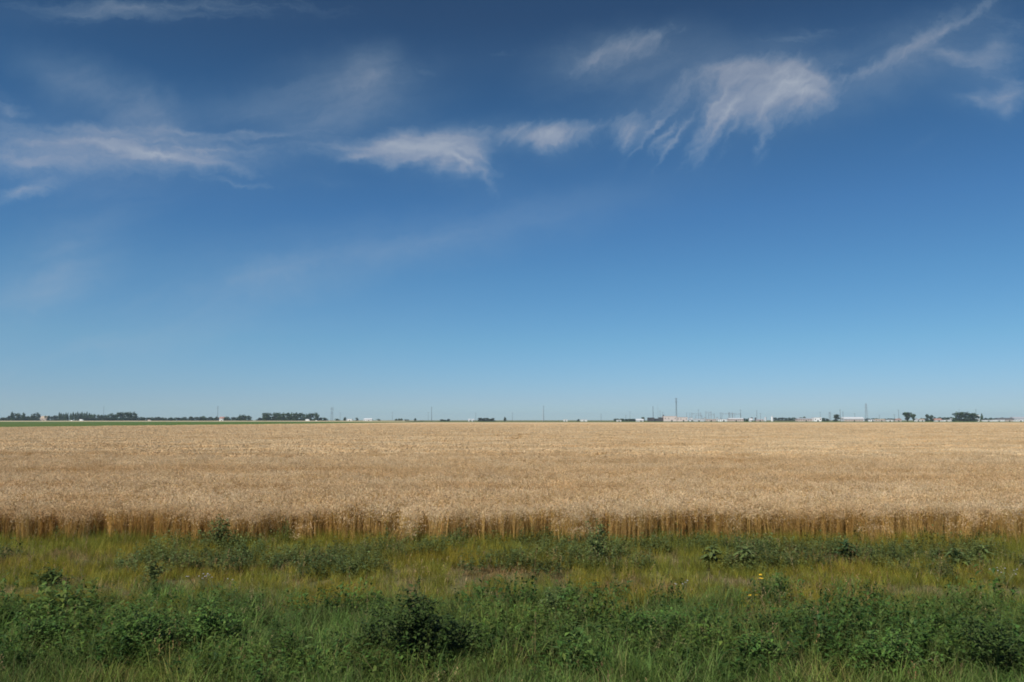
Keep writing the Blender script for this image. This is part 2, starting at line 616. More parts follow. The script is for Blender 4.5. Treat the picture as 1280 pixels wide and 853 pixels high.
def seed_patch(seed, n, hmin, hmax, cols, head):
    """tall flowering grass: thin stems that carry a loose seed head"""
    random.seed(seed)
    mb = MB()
    for _ in range(n):
        x, y = random.gauss(0, .14), random.gauss(0, .14)
        h, a, ln = random.uniform(hmin, hmax), random.uniform(0, 6.3), abs(random.gauss(0, .22))
        mb.col = vary(random.choice(cols), .25, .1)
        ribbon(mb, (x, y, 0), a, h, .006, ln, .25, 3)
        tx, ty, tz = x + math.cos(a) * math.sin(ln + .1) * h, y + math.sin(a) * math.sin(ln + .1) * h, h * math.cos(ln + .1)
        mb.col = vary(head, .25, .08)
        for k in range(9):
            t = random.uniform(.72, 1.02)
            leaf(mb, (x + (tx - x) * t, y + (ty - y) * t, tz * t), random.uniform(0, 6.3), random.uniform(.4, 1.3), random.uniform(.03, .055), .012)
        for k in range(2):
            ribbon(mb, (x, y, h * random.uniform(.05, .4)), random.uniform(0, 6.3), random.uniform(.15, .3), .008, .6, 1.2, 3)
    return mb.mesh('seed_grass', M_GRASS)


grass_v = [blade_patch(300 + i, 250, .22, .52, .008, G_LUSH, lean=.45, bend=(.3, 1.5)) for i in range(4)] + \
          [blade_patch(310 + i, 280, .12, .32, .005, G_OLIVE, lean=.35) for i in range(4)] + \
          [blade_patch(320 + i, 200, .07, .24, .005, G_DRY, lean=.6) for i in range(4)] + \
          [blade_patch(330 + i, 90, .35, .65, .012, G_LUSH, lean=.4, bend=(.6, 1.8)) for i in range(3)] + \
          [seed_patch(340 + i, 9, .4, .8, [(.20, .19, .07), (.14, .17, .05)], (.30, .24, .12)) for i in range(3)] + \
          [seed_patch(350 + i, 5, .3, .65, [(.26, .19, .10), (.20, .14, .07)], (.22, .14, .08)) for i in range(2)]
weed_v = [weed_patch(400 + i, 17, .22, .55, .125, W_DARK) for i in range(4)] + \
         [weed_patch(410 + i, 17, .15, .48, .12, W_BLUE) for i in range(4)] + \
         [weed_patch(420 + i, 7, .2, .5, .21, W_DARK, per=9) for i in range(3)]

gp, wp = [], []


def ground_z(x, y):
    return 0.05 * nz(x * .25, y * .25, 6)


y = 6.5
while y < 23.6:
    half = .70 * y + 6
    x = -half
    while x < half:
        jx, jy = x + random.uniform(-.15, .15), y + random.uniform(-.15, .15)
        n1, n2, n3 = nz(jx * .35, jy * .5, 11), nz(jx * .9, jy * .9, 12), nz(jx * .2, jy * .6, 13)
        z = ground_z(jx, jy)
        rz = random.uniform(0, 6.3)
        lush = 1 - smooth(12.8, 15.8, jy + 1.6 * n1 + 1.0 * n2)       # near the road
        blue = smooth(17.6, 19.4, jy + 1.2 * n1 + .7 * n2) * smooth(-.55, -.1, nz(jx * .16, 4.4, 15))            # along the wheat
        r = random.random()
        sc = random.uniform(.85, 1.2)
        if jy < edge_front(jx) + .5:
            near_wheat = smooth(1.4, .2, edge_front(jx) - jy)
            if r < lush:
                gp.append((jx, jy, z, rz, sc, random.uniform(.7, 1.1), random.randrange(4) if random.random() < .75 else 12 + random.randrange(3)))
            elif random.random() < .60 + 1.2 * n3 + .5 * n2 + .4 * near_wheat:
                gp.append((jx, jy, z, rz, sc, random.uniform(.75, 1.25) + .25 * blue + .5 * near_wheat * random.random(), 4 + random.randrange(4)))
            else:
                gp.append((jx, jy, z, rz, sc, random.uniform(.7, 1.1) + .2 * blue, 8 + random.randrange(4)))
            if random.random() < lush * smooth(10.2, 11.6, jy + .5 * n2) * (.85 + .8 * n1):
                wp.append((jx, jy, z, rz + 1, sc, random.uniform(.55, 1.35) + .5 * n1, random.randrange(4) if random.random() < .8 else 8 + random.randrange(3)))
            if random.random() < .05 + .06 * n3 + .05 * near_wheat:
                gp.append((jx, jy, z, rz + 2, sc, random.uniform(.6, 1.1), 15 + random.randrange(3)))
            elif random.random() < .04:
                gp.append((jx, jy, z, rz + 2, sc, random.uniform(.6, 1.1), 18 + random.randrange(2)))
            if near_wheat > .3 and random.random() < .10:
                wp.append((jx, jy, z, rz + 3, .7, random.uniform(1.1, 1.7), 4 + random.randrange(4)))
            if random.random() < blue * (.5 + 1.9 * n1 + 1.0 * n2) and jy < edge_front(jx) - .55 * random.random():
                wp.append((jx, jy, z, rz + 1, sc, random.uniform(.6, 1.15), 4 + random.randrange(4)))
        x += .42
    y += .42
scatter('grass', grass_v, gp, 'green and straw coloured grass covering the verge in front of the wheat', 'grass')
scatter('weeds', weed_v, wp, 'leafy dark green weeds growing thick through the verge grass', 'weeds')


# ------------------------------------------------------------------ ground and far fields
def sheet(name, ring, z, mat, kind='structure', thick=0.0, zfun=None):
    mb = MB()
    n = len(ring)
    zz = [z if zfun is None else zfun(p) for p in ring]
    mb.add([(p[0], p[1], q) for p, q in zip(ring, zz)], [tuple(range(n))])
    if thick:
        mb.add([(p[0], p[1], q) for p, q in zip(ring, zz)] + [(p[0], p[1], q - thick) for p, q in zip(ring, zz)],
               [((k + 1) % n, k, n + k, n + (k + 1) % n) for k in range(n)])
    o = mb.build(name, mat)
    o['kind'] = kind
    return o


gm = MB()
ys = [-6000] + [-20 + 1.0 * i for i in range(0, 52)] + [60, 200, 800, 2500, 6500]
xs = [-6500, -800, -60] + [-30 + 1.0 * i for i in range(61)] + [60, 800, 6500]
for yy in ys:
    for xx in xs:
        near = smooth(40, 25, abs(xx)) * smooth(34, 24, abs(yy)) if abs(xx) < 40 and abs(yy) < 34 else 0
        gm.v.append((xx, yy, (ground_z(xx, yy) - .02) * near - .002))
gm.c = [(1, 1, 1)] * len(gm.v)
for j in range(len(ys) - 1):
    for i in range(len(xs) - 1):
        a = j * len(xs) + i
        gm.f.append((a, a + 1, a + len(xs) + 1, a + len(xs)))
M_SOIL = earth_mat('soil', [(0.12, 0.10, 0.05), ((0.09, 0.11, 0.04), (.15, .15, 1), .4, .6), ((0.17, 0.125, 0.075), (1.7, 1.7, 1), .5, .68),
                            ((0.05, 0.055, 0.025), (9, 9, 1), .48, .7)], None)
g = gm.build('ground', M_SOIL)
g['kind'] = 'structure'

M_GREEN = earth_mat('green_crop', [(0.056, 0.105, 0.016), ((0.07, 0.115, 0.02), (.01, .06, 1), .42, .6), ((0.09, 0.085, 0.03), (.004, .02, 1), .52, .7)], None)
sheet('green_field', [(edge_left(40) - 4, 40), (edge_left(846) - 3, 846), (1600, 846), (1600, 1560), (-1400, 1280), (-1400, 40)], .32, M_GREEN, thick=.32)
M_PALE = earth_mat('pale_stubble', [(0.50, 0.42, 0.27), ((0.42, 0.36, 0.22), (.01, .05, 1), .4, .6)], None)
sheet('stubble_field', [(-1400, 1284), (-185, 1400), (-185, 1690), (-1400, 1690)], .8, M_PALE, thick=1.3, zfun=lambda p: .7 + (p[1] - 1284) / 400 * .55)
sheet('far_field', [(-3500, 1700), (3500, 1700), (3500, 6000), (-3500, 6000)], .05,
      earth_mat('far_grass', [(0.10, 0.11, 0.05), ((0.18, 0.16, 0.08), (.004, .01, 1), .4, .6)], None), thick=.05)

# ------------------------------------------------------------------ trees
T_DARK = [(0.034, 0.066, 0.018), (0.044, 0.082, 0.022), (0.028, 0.054, 0.017)]
T_GREY = [(0.044, 0.064, 0.036), (0.055, 0.075, 0.045), (0.036, 0.052, 0.032)]


def tree_meshes(kind, seed):
    """trunk and crown of a 15 m tall, 10 m wide tree"""
    random.seed(seed)
    tr, cr = MB(), MB()
    lobes = []                                   # centre, radii
    cols = T_DARK
    if kind == 'round':
        tr.tube((0, 0, 0), (.1, 0, 5), .42, .3, 7)
        for k in range(5):
            a = k * 1.26 + random.random()
            tr.tube((.1, 0, 4 + random.random()), (math.cos(a) * 2.6, math.sin(a) * 2.6, 8 + random.random() * 2), .18, .06, 5)
        for k in range(9):
            a, r = random.uniform(0, 6.3), random.uniform(.5, 3.0)
            lobes.append(((math.cos(a) * r, math.sin(a) * r, random.uniform(4, 11.6)), (random.uniform(1.7, 2.5), random.uniform(1.7, 2.5), random.uniform(1.7, 2.6))))
        lobes.append(((0, 0, 12.4), (2.4, 2.4, 2.5)))
        for k in range(6): lobes.append(((random.uniform(-3.4, 3.4), random.uniform(-2, 2), 2.2), (2.4, 2.2, 2.2)))
    elif kind == 'poplar':
        tr.tube((0, 0, 0), (0, 0, 11), .4, .12, 7)
        for k in range(5):
            z = 2.5 + k * 1.7
            a = k * 2.4
            tr.tube((0, 0, z), (math.cos(a) * 1.8, math.sin(a) * 1.8, z + 2.6), .12, .05, 5)
        for k in range(10):
            z = 1.8 + k * 1.3
            w = 3.9 * math.sin(math.pi * min(1, (k + 3.2) / 13.5))
            lobes.append(((random.uniform(-1, 1), random.uniform(-1, 1), z), (w * random.uniform(.75, 1.1), w, 1.7)))
    elif kind == 'bushy':
        tr.tube((0, 0, 0), (0, 0, 6), .35, .15, 7)
        for k in range(4):
            a = k * 1.6
            tr.tube((0, 0, 1.5), (math.cos(a) * 3, math.sin(a) * 3, 6), .15, .05, 5)
        for k in range(5): lobes.append(((random.uniform(-3.4, 3.4), random.uniform(-2, 2), 1.8), (2.4, 2.2, 2.0)))
        for k in range(11):
            a, r = random.uniform(0, 6.3), random.uniform(0, 3.2)
            lobes.append(((math.cos(a) * r, math.sin(a) * r, random.uniform(2, 12.4 - r * .8)), (random.uniform(1.8, 2.6), 2.2, random.uniform(1.8, 2.6))))
    elif kind == 'vase':
        tr.tube((0, 0, 0), (0, 0, 4.5), .55, .42, 8)
        for k in range(6):
            a = k * 1.05
            tr.tube((0, 0, 3.6), (math.cos(a) * 2.6, math.sin(a) * 2.6, 9.5), .22, .08, 5)
        for k in range(11):
            a, r = random.uniform(0, 6.3), random.uniform(.3, 3.3)
            lobes.append(((math.cos(a) * r, math.sin(a) * r, random.uniform(8, 12.8 - .3 * r)), (random.uniform(1.5, 2.3), 2.0, random.uniform(1.4, 2.1))))
        for k in range(4): lobes.append(((random.uniform(-.8, .8), random.uniform(-.8, .8), 3.0 + k * 1.3), (1.6, 1.6, 1.3)))
    elif kind == 'conifer':
        tr.tube((0, 0, 0), (0, 0, 14), .35, .06, 7)
        for k in range(9):
            z = 1.2 + k * 1.5
            w = 4.6 * (1 - k / 9.6)
            lobes.append(((0, 0, z), (w, w, .9)))
    if kind == 'bushy' and seed % 2: cols = T_GREY
    for (c, rad) in lobes:
        n = int(46 * max(.5, rad[0] / 2))
        for _ in range(n):
            v = Vector((random.gauss(0, 1), random.gauss(0, 1), random.gauss(0, 1))).normalized() * random.uniform(.55, 1.08)
            p = Vector((c[0] + v.x * rad[0], c[1] + v.y * rad[1], max(.4, c[2] + v.z * rad[2])))
            q = Vector((random.gauss(0, 1), random.gauss(0, 1), random.gauss(0, 1))).normalized()
            a = q.orthogonal().normalized()
            b = q.cross(a)
            s = random.uniform(.45, .95)
            cr.col = vary(random.choice(cols), .3)
            cr.add([tuple(p + a * s), tuple(p + b * s * .7), tuple(p - a * s), tuple(p - b * s * .7)], [(0, 1, 2, 3)])
    return tr.mesh('trunk', M_BARK), cr.mesh('crown', M_TREE)


TREES = {}
for kind, seeds in (('round', (1, 2, 3)), ('poplar', (4, 5, 6)), ('bushy', (7, 8, 9, 10)), ('vase', (11, 12)), ('conifer', (13,))):
    TREES[kind] = []
    for sd in seeds:
        tm, cm = tree_meshes(kind, sd)
        TREES[kind].append((tm, cm))
random.seed(21)
TREE_NAME = dict(round='broadleaf_tree', poplar='poplar_tree', bushy='bushy_tree', vase='elm_tree', conifer='conifer_tree')
ORD = ['first', 'second', 'third', 'fourth', 'fifth', 'sixth', 'seventh', 'eighth', 'ninth', 'tenth']


def one_tree(kind, px, wpx, ytop, D, label, group):
    tm, cm = random.choice(TREES[kind])
    w = wpx * D / F
    h = far_z(ytop, D)
    e = empty(TREE_NAME[kind], (far_x(px, D), D, 0), random.uniform(0, 6.3), (w / 9.0, w / 9.0, h / 14.6))
    for nm, me in (('trunk', tm), ('crown', cm)):
        o = bpy.data.objects.new(nm, me)
        C.objects.link(o)
        o.parent = e
    tag(e, label, 'tree', group)


def trees(x0, x1, ytop, n, kind, desc, D=1780, group=None, over=1.5, jit=1.0):
    """n trees side by side; desc ends the label: '<ordinal> <desc>'"""
    st = (x1 - x0) / n
    for i in range(n):
        px = x0 + st * (i + .5)
        lab = desc if n == 1 else desc.replace('# ', '') + ', ' + ORD[i] + ' from the left'
        one_tree(kind, px + random.uniform(-.15, .15) * st, st * over, ytop + (random.uniform(-.5, 1.3) * jit if n > 1 else 0),
                 D + random.uniform(-25, 40), lab, group or ('trees: ' + desc.replace('# ', '').replace('#', '')[:40]) if n > 1 or group else None)


GL = 'trees of the far left windbreak'
trees(0, 9, 520.3, 2, 'bushy', '# low tree starting the far windbreak at the left edge', group=GL)
trees(8, 13, 518.8, 1, 'bushy', 'short rounded tree just left of the pointed tree in the far windbreak', group=GL, over=1.2)
trees(12.5, 17, 515.0, 1, 'poplar', 'pointed narrow tree rising above the left end of the windbreak', group=GL, over=1.2)
trees(15, 26.5, 516.6, 2, 'round', '# broad dark tree right of the pointed windbreak tree', D=1800, group=GL)
trees(26, 31, 516.0, 1, 'poplar', 'slim tree standing apart between two broad crowns of the windbreak', group=GL, over=1.2)
trees(30, 43, 518.0, 3, 'bushy', '# low bushy tree left of the tan roofed farmhouse', D=1760, group=GL)
trees(40, 51, 516.0, 1, 'round', 'large rounded tree directly left of the tan roofed farmhouse', D=1810, group=GL, over=1.1)
trees(56, 73, 518.4, 5, 'bushy', '# bushy tree right of the tan roofed farmhouse', D=1800, group=GL)
trees(72.5, 86, 515.6, 5, 'poplar', '# tall slender tree left of the parked white trucks', group=GL, over=1.35)
trees(87, 101, 515.6, 5, 'poplar', '# tall slender tree behind the small white truck', D=1800, group=GL, over=1.35)
trees(101, 112.5, 515.2, 4, 'poplar', '# tall slender tree behind the larger white truck', D=1800, group=GL, over=1.35)
trees(112, 137, 517.8, 6, 'round', '# round tree beneath the thin mast on the left', group=GL)
trees(136, 148, 516.8, 2, 'round', '# medium tree between the thin mast and the biggest crown', group=GL)
trees(147, 171, 514.9, 3, 'round', '# big dense crown ending the tall part of the windbreak', D=1790, group=GL, jit=.5)
GM = 'low trees of the far hedgerow'
trees(2, 48, 521.4, 8, 'bushy', '# low bush at the foot of the windbreak before the farmhouse', D=1745, group='low bushes at the foot of the windbreak', over=2.0, jit=.5)
trees(105, 168, 521.2, 10, 'bushy', '# low bush at the foot of the windbreak after the trucks', D=1745, group='low bushes at the foot of the windbreak', over=2.0, jit=.5)
trees(168, 200, 520.8, 9, 'bushy', '# low hedgerow tree after the tall windbreak ends', group=GM, over=1.9, jit=.6)
trees(199, 231, 521.0, 9, 'bushy', '# low hedgerow tree in the flat middle stretch', group=GM, over=1.9, jit=.6)
trees(230, 256, 519.4, 6, 'bushy', '# hedgerow tree left of the double armed pole', group=GM, over=1.7)
trees(255, 274, 520.4, 5, 'bushy', '# hedgerow tree around the double armed pole', D=1800, group=GM, over=1.7)
trees(279.5, 299, 520.2, 4, 'bushy', '# hedgerow tree right of the red roofed house', group=GM, over=1.7)
trees(297, 313, 518.9, 3, 'round', '# rounded tree ending the low hedgerow on its right', group=GM)
trees(321, 331, 521.6, 2, 'bushy', '# small bushy tree left of the square dark grove', group='low trees beside the dark grove')
GG = 'trees of the square dark grove'
trees(329, 373, 515.7, 8, 'round', '# tall tree of the square dark grove', group=GG, over=1.6, jit=.8)
trees(330, 372, 519.5, 8, 'bushy', '# low tree along the front of the square dark grove', D=1760, group=GG, over=1.7, jit=.5)
trees(373.5, 398, 516.4, 4, 'round', '# tree of the smaller grove behind the white van', group='trees behind the white van', over=1.5)
trees(399, 409, 520.5, 2, 'bushy', '# small tree just left of the twin legged pole', group='small trees beside the twin legged pole')
GS = 'small scattered trees on the horizon'
trees(418.5, 424.5, 523.0, 1, 'bushy', 'squat shrubby tree right of the twin legged pole', group=GS, over=1.2)
trees(428.5, 433, 521.6, 1, 'round', 'small round tree left of the first white shed', group=GS, over=1.2)
trees(444.5, 448, 522.2, 1, 'round', 'small lone tree between the two white sheds', group=GS, over=1.2)
trees(471, 475.5, 523.3, 1, 'bushy', 'tiny shrubby tree right of the wide white shed', group=GS, over=1.2)
trees(494, 503, 522.6, 3, 'poplar', '# small tree in the trio left of the tall lone pole', group=GS)
trees(505.5, 511.5, 522.8, 2, 'bushy', '# small tree in the pair left of the tall lone pole', group=GS)
trees(517.5, 520.5, 522.9, 1, 'poplar', 'tiny upright tree standing alone left of the tall lone pole', group=GS, over=1.2)
trees(550, 562, 523.2, 3, 'bushy', '# small tree in the trio right of the tall lone pole', group=GS)
trees(598, 617.5, 521.9, 4, 'bushy', '# tree of the low dome shaped clump at centre', group='trees of the dome shaped clump', over=1.8, jit=.2)
trees(629.5, 633, 521.4, 1, 'poplar', 'tiny narrow dark tree right of the dome shaped clump', group=GS, over=1.2)
trees(720.8, 724, 523.6, 1, 'bushy', 'tiny dark shrub between two long white sheds', group=GS, over=1.2)
trees(768, 798, 522.9, 9, 'bushy', '# low dark tree left of the brown building', D=1850, group='low dark trees left of the brown building', over=1.8, jit=.5)
trees(801.4, 805.4, 521.4, 1, 'round', 'small dark tree above the white gabled shed', D=1800, group=GS, over=1.2)
trees(877.5, 883.5, 522.4, 1, 'bushy', 'small dark tree under the substation gantries', D=1900, group=GS, over=1.2)
trees(895, 902, 522.6, 2, 'bushy', '# dark bush behind the beige substation huts', D=1900, group=GS)
trees(928.5, 938, 521.8, 3, 'bushy', '# dark tree right of the long beige hall', D=1780, group=GS)
trees(967, 997, 520.6, 7, 'bushy', '# hazy grey tree between white silos and beige warehouse', D=2500, group='hazy grey trees', over=1.6)
trees(999, 1007, 520.7, 2, 'round', '# dark tree behind the beige warehouse', D=1820, group=GS)
trees(1018, 1036, 521.2, 4, 'bushy', '# dark tree behind the white box building', D=1900, group='trees behind the white box building')
trees(1040.6, 1049, 516.8, 1, 'bushy', 'block shaped dark tree left of the twin tall poles', D=1690, group=GS, over=1.15)
trees(1080, 1126, 522.3, 10, 'bushy', '# distant low tree between lattice tower and big elm', D=2300, group='distant low trees before the big elm', over=1.6, jit=.6)
trees(1126.8, 1139.6, 514.6, 1, 'vase', 'big spreading elm with a bare trunk on the right', D=1640, group='spreading trees on the right', over=1.1)
trees(1137.4, 1144.4, 517.0, 1, 'vase', 'smaller spreading tree touching the big elm', D=1650, group='spreading trees on the right', over=1.1)
trees(1144, 1157, 522.0, 4, 'bushy', '# low tree behind the white cottages', D=2200, group='low trees behind the cottages', over=1.6)
trees(1156, 1161.6, 517.9, 1, 'round', 'taller of two lone round trees right of the cottages', D=1670, group=GS, over=1.15)
trees(1162.3, 1167.6, 518.9, 1, 'round', 'shorter of two lone round trees right of the cottages', D=1670, group=GS, over=1.15)
trees(1167, 1193, 520.8, 8, 'bushy', '# low tree behind the pink roofed house', D=2000, group='low trees behind the pink roofed house', over=1.7, jit=.6)
trees(1192, 1205, 515.0, 1, 'round', 'left crown of the big dark clump on the right', D=1640, group='big dark clump of trees', over=1.2)
trees(1201, 1215, 515.2, 1, 'round', 'middle crown of the big dark clump on the right', D=1660, group='big dark clump of trees', over=1.2)
trees(1210, 1221.5, 516.4, 1, 'round', 'right crown of the big dark clump on the right', D=1640, group='big dark clump of trees', over=1.2)
trees(1226, 1230, 516.8, 1, 'conifer', 'small pointed conifer right of the white water tank', D=1700, group=GS, over=1.3)
trees(1229, 1252, 521.9, 8, 'bushy', '# low tree above the long white greenhouse', D=1950, group='low trees above the greenhouse', over=1.7, jit=.6)
trees(1250, 1262, 521.5, 3, 'bushy', '# hazy tree behind the dark roofed hall', D=2300, group='hazy trees behind the dark roofed hall')

# ------------------------------------------------------------------ buildings
def building(name, px0, px1, ytop, D, wall, roof, label, cat, style='gable', depth=9, win=3, door=True, roof_share=.35, group=None, rz=0.0, wsize=.7):
    x0, x1 = far_x(px0, D), far_x(px1, D)
    w = x1 - x0
    h = far_z(ytop, D)
    e = empty(name, ((x0 + x1) / 2, D + depth / 2, 0), rz)
    hw, hd = w / 2, depth / 2
    hr = h * (1 - roof_share) if style == 'gable' else h - .35
    m = MB(); m.box(-hw, hw, -hd, hd, -.3, hr)
    if style == 'gable':                         # gable ends belong to the wall
        m.add([(-hw, -hd, hr), (-hw, hd, hr), (-hw, 0, h - .15)], [(0, 2, 1)])
        m.add([(hw, -hd, hr), (hw, hd, hr), (hw, 0, h - .15)], [(0, 1, 2)])
    m.build('wall', wall, e)
    m = MB()
    if style == 'gable':
        m.gable(-hw, hw, -hd, hd, hr + .004, h, .45)
    else:
        m.box(-hw - .25, hw + .25, -hd - .25, hd + .25, hr + .004, h)
    m.build('roof', roof, e)
    slots = win + (1 if door else 0)
    dslot = slots // 2 if door else -1
    for k in range(slots):
        cx = -hw + w * (k + .5) / slots
        if k == dslot:
            dw = min(1.6, w / slots * .4)
            m = MB(); m.box(cx - dw, cx + dw, -hd - .06, -hd + .05, 0, min(hr * .75, 3.0)); m.build('door', M_DARK, e)
        else:
            ww = min(1.5, w / slots * .3) * wsize
            m = MB(); m.box(cx - ww, cx + ww, -hd - .05, -hd + .05, hr * .58 - hr * .25 * wsize, hr * .58 + hr * .2 * wsize)
            m.build('window', M_GLASS, e)
    tag(e, label, cat, group)
    return e


B = building
B('farmhouse', 50, 57.8, 520.2, 1790, M_BEIGE, M_ROOFT, 'farmhouse with a sloping tan roof among the windbreak trees', 'house', depth=12, win=3, roof_share=.5)
B('house', 274, 279.8, 521.2, 1770, M_WHITE, M_ROOFR, 'small white house with a reddish roof right of the double armed pole', 'house', win=2, roof_share=.4)
B('shed', 433.5, 440.3, 523.8, 1720, M_WHITE, M_ROOFW, 'low white shed right of the small round tree', 'shed', 'flat', win=2)
B('shed', 454.8, 464.8, 523.2, 1720, M_WHITE, M_ROOFW, 'wide white shed with pale pitched roof near the centre left', 'shed', win=3)
B('shed', 585.4, 588.0, 523.9, 1740, M_WHITE, M_ROOFW, 'left one of two tiny white sheds beside the dome shaped clump', 'shed', win=1, group='tiny white sheds')
B('shed', 589.6, 592.3, 524.0, 1740, M_WHITE, M_ROOFW, 'right one of two tiny white sheds beside the dome shaped clump', 'shed', win=1, group='tiny white sheds')
B('long_shed', 704.6, 709.3, 524.4, 1740, M_WHITE, M_ROOFW, 'short low white shed left of the tiny dark shrub', 'shed', 'flat', win=2)
B('long_shed', 726, 734, 524.6, 1740, M_WHITE, M_ROOFW, 'long low white shed right of the tiny dark shrub', 'shed', 'flat', win=4)
B('shed', 771, 776.6, 525.0, 1700, M_WHITE, M_ROOFW, 'very low white shed below the dark trees left of the brown building', 'shed', 'flat', win=2)
B('shed', 795.4, 804.6, 523.9, 1700, M_WHITE, M_ROOFW, 'white gabled shed left of the brown building', 'shed', win=3, roof_share=.5)
B('barn', 810.6, 818.0, 522.2, 1700, M_DARK, M_ROOFD, 'dark brown barn block at the foot of the black pole', 'barn', 'flat', win=1, depth=14)
B('open_shed', 818.2, 824.0, 523.3, 1705, M_DARK, M_ROOFG, 'grey roofed open shed between two dark brown blocks', 'shed', 'flat', win=2, depth=10, door=False)
B('barn', 824.1, 829.3, 522.0, 1700, M_DARK, M_ROOFD, 'dark brown barn block touching the pink beige building', 'barn', 'flat', win=1, depth=14)
eb = B('factory', 829.7, 846.0, 520.3, 1695, M_PINK, M_PINK, 'tall pink beige factory block below the antenna tower', 'factory', 'flat', win=3, depth=22, wsize=.45)
m = MB(); m.tube((-13.2, -6, far_z(520.3, 1695)), (-13.2, -6, far_z(518.6, 1695)), 1.3, 1.3, 10); m.build('roof_vent', M_STEELD, eb)
B('factory', 846.1, 859.5, 521.5, 1697, M_PINK, M_ROOFG, 'lower pink beige factory wing with dark doorways', 'factory', 'flat', win=3, depth=20, wsize=.5)
B('kiosk', 861.5, 866, 522.2, 1700, M_GREYW, M_ROOFG, 'small grey hut right of the pink beige factory', 'hut', 'flat', win=1, depth=6)
B('hut', 867.5, 880, 523.6, 1690, M_GREYW, M_ROOFW, 'pale low hut at the left of the substation', 'hut', 'flat', win=4, depth=6)
B('hut', 883, 895, 523.9, 1690, M_BEIGE, M_ROOFW, 'pale beige hut in the middle of the substation', 'hut', 'flat', win=4, depth=6)
B('hut', 898, 909, 524.0, 1690, M_WHITE, M_ROOFG, 'white hut with grey roof at the substation right side', 'hut', 'flat', win=3, depth=6)
B('hall', 911, 929.5, 522.8, 1695, M_BEIGE, M_ROOFW, 'long beige hall with a pale roof right of the substation', 'hall', win=6, depth=16, roof_share=.3)
B('shed', 937.0, 941.0, 523.3, 1690, M_WHITE, M_ROOFW, 'little white gabled shed between dark trees and dark silos', 'shed', win=1, depth=7, roof_share=.5)
B('shed', 946, 954.5, 523.8, 1700, M_BEIGE, M_ROOFG, 'beige shed between dark silos and white silos', 'shed', win=2, depth=8)
B('warehouse', 997.3, 1015.2, 522.8, 1690, M_BEIGE, M_ROOFG, 'beige warehouse with dark trees rising behind it', 'warehouse', win=5, depth=16, roof_share=.3)
B('box_building', 1017.8, 1027.0, 522.0, 1690, M_WHITE, M_ROOFW, 'bright white box building left of the block shaped tree', 'building', 'flat', win=2, depth=14)
B('warehouse', 1054.5, 1080.5, 521.6, 1790, M_GREYW, M_ROOFW, 'long white warehouse at the foot of the lattice tower', 'warehouse', win=7, depth=20, roof_share=.4)
B('shed', 1057, 1079, 524.5, 1690, M_BEIGE, M_ROOFG, 'long low beige shed in front of the white warehouse', 'shed', 'flat', win=6, depth=7)
B('shed', 1086.5, 1092.5, 524.6, 1690, M_WHITE, M_ROOFW, 'small white shed right of the lattice tower', 'shed', 'flat', win=1, depth=6)
B('shed', 1094, 1107, 524.0, 1720, M_PINK, M_ROOFT, 'dull pinkish shed left of the white trailer', 'shed', win=3, depth=8)
B('trailer', 1108.6, 1116.6, 524.8, 1680, M_WHITE, M_WHITE, 'bright white trailer left of the big elm', 'trailer', 'flat', win=2, depth=3)
B('shed', 1120, 1127, 523.6, 1700, M_PINK, M_ROOFR, 'reddish shed partly behind the big elm', 'shed', win=2, depth=7)
B('cottage', 1144.8, 1148.8, 523.5, 1690, M_WHITE, M_ROOFG, 'narrow white cottage right of the smaller spreading tree', 'cottage', win=1, depth=7)
B('cottage', 1150.2, 1155.8, 523.8, 1690, M_WHITE, M_ROOFT, 'white cottage left of the two lone round trees', 'cottage', win=2, depth=7)
B('house', 1167.8, 1177.5, 523.3, 1690, M_WHITE, M_ROOFR, 'house with pinkish roof right of the two lone round trees', 'house', win=3, depth=8, roof_share=.55)
B('greenhouse', 1178, 1189, 525.0, 1690, M_WHITE, M_ROOFW, 'low white greenhouse left of the big dark clump', 'greenhouse', 'flat', win=4, depth=6)
B('cottage', 1189.0, 1193.8, 523.6, 1680, M_WHITE, M_ROOFW, 'white cottage touching the left side of the big dark clump', 'cottage', win=1, depth=7, roof_share=.3)
B('cottage', 1217.6, 1224.4, 523.6, 1680, M_WHITE, M_ROOFW, 'white cottage below the water tank', 'cottage', 'flat', win=2, depth=7)
B('greenhouse', 1229, 1241, 525.1, 1690, M_WHITE, M_ROOFW, 'low white greenhouse right of the conifer', 'greenhouse', 'flat', win=5, depth=6)
B('greenhouse', 1241.6, 1256, 524.8, 1690, M_WHITE, M_ROOFW, 'longest white greenhouse below the dark roofed hall', 'greenhouse', 'flat', win=6, depth=6)
B('hall', 1249, 1268, 522.6, 1740, M_GREYW, M_ROOFD, 'hall with a dark roof behind the longest greenhouse', 'hall', win=5, depth=20, roof_share=.5)
B('hall', 1268.5, 1286, 521.4, 1760, M_GREYW, M_ROOFG, 'big pale grey hall cut by the right edge', 'hall', win=4, depth=24, roof_share=.4)
B('shed', 1258, 1266, 524.9, 1690, M_PINK, M_ROOFT, 'dull pink shed in front of the dark roofed hall', 'shed', 'flat', win=2, depth=6)
B('shed', 1267, 1285, 525.2, 1690, M_WHITE, M_ROOFW, 'low white shed in front of the pale grey hall', 'shed', 'flat', win=4, depth=6)


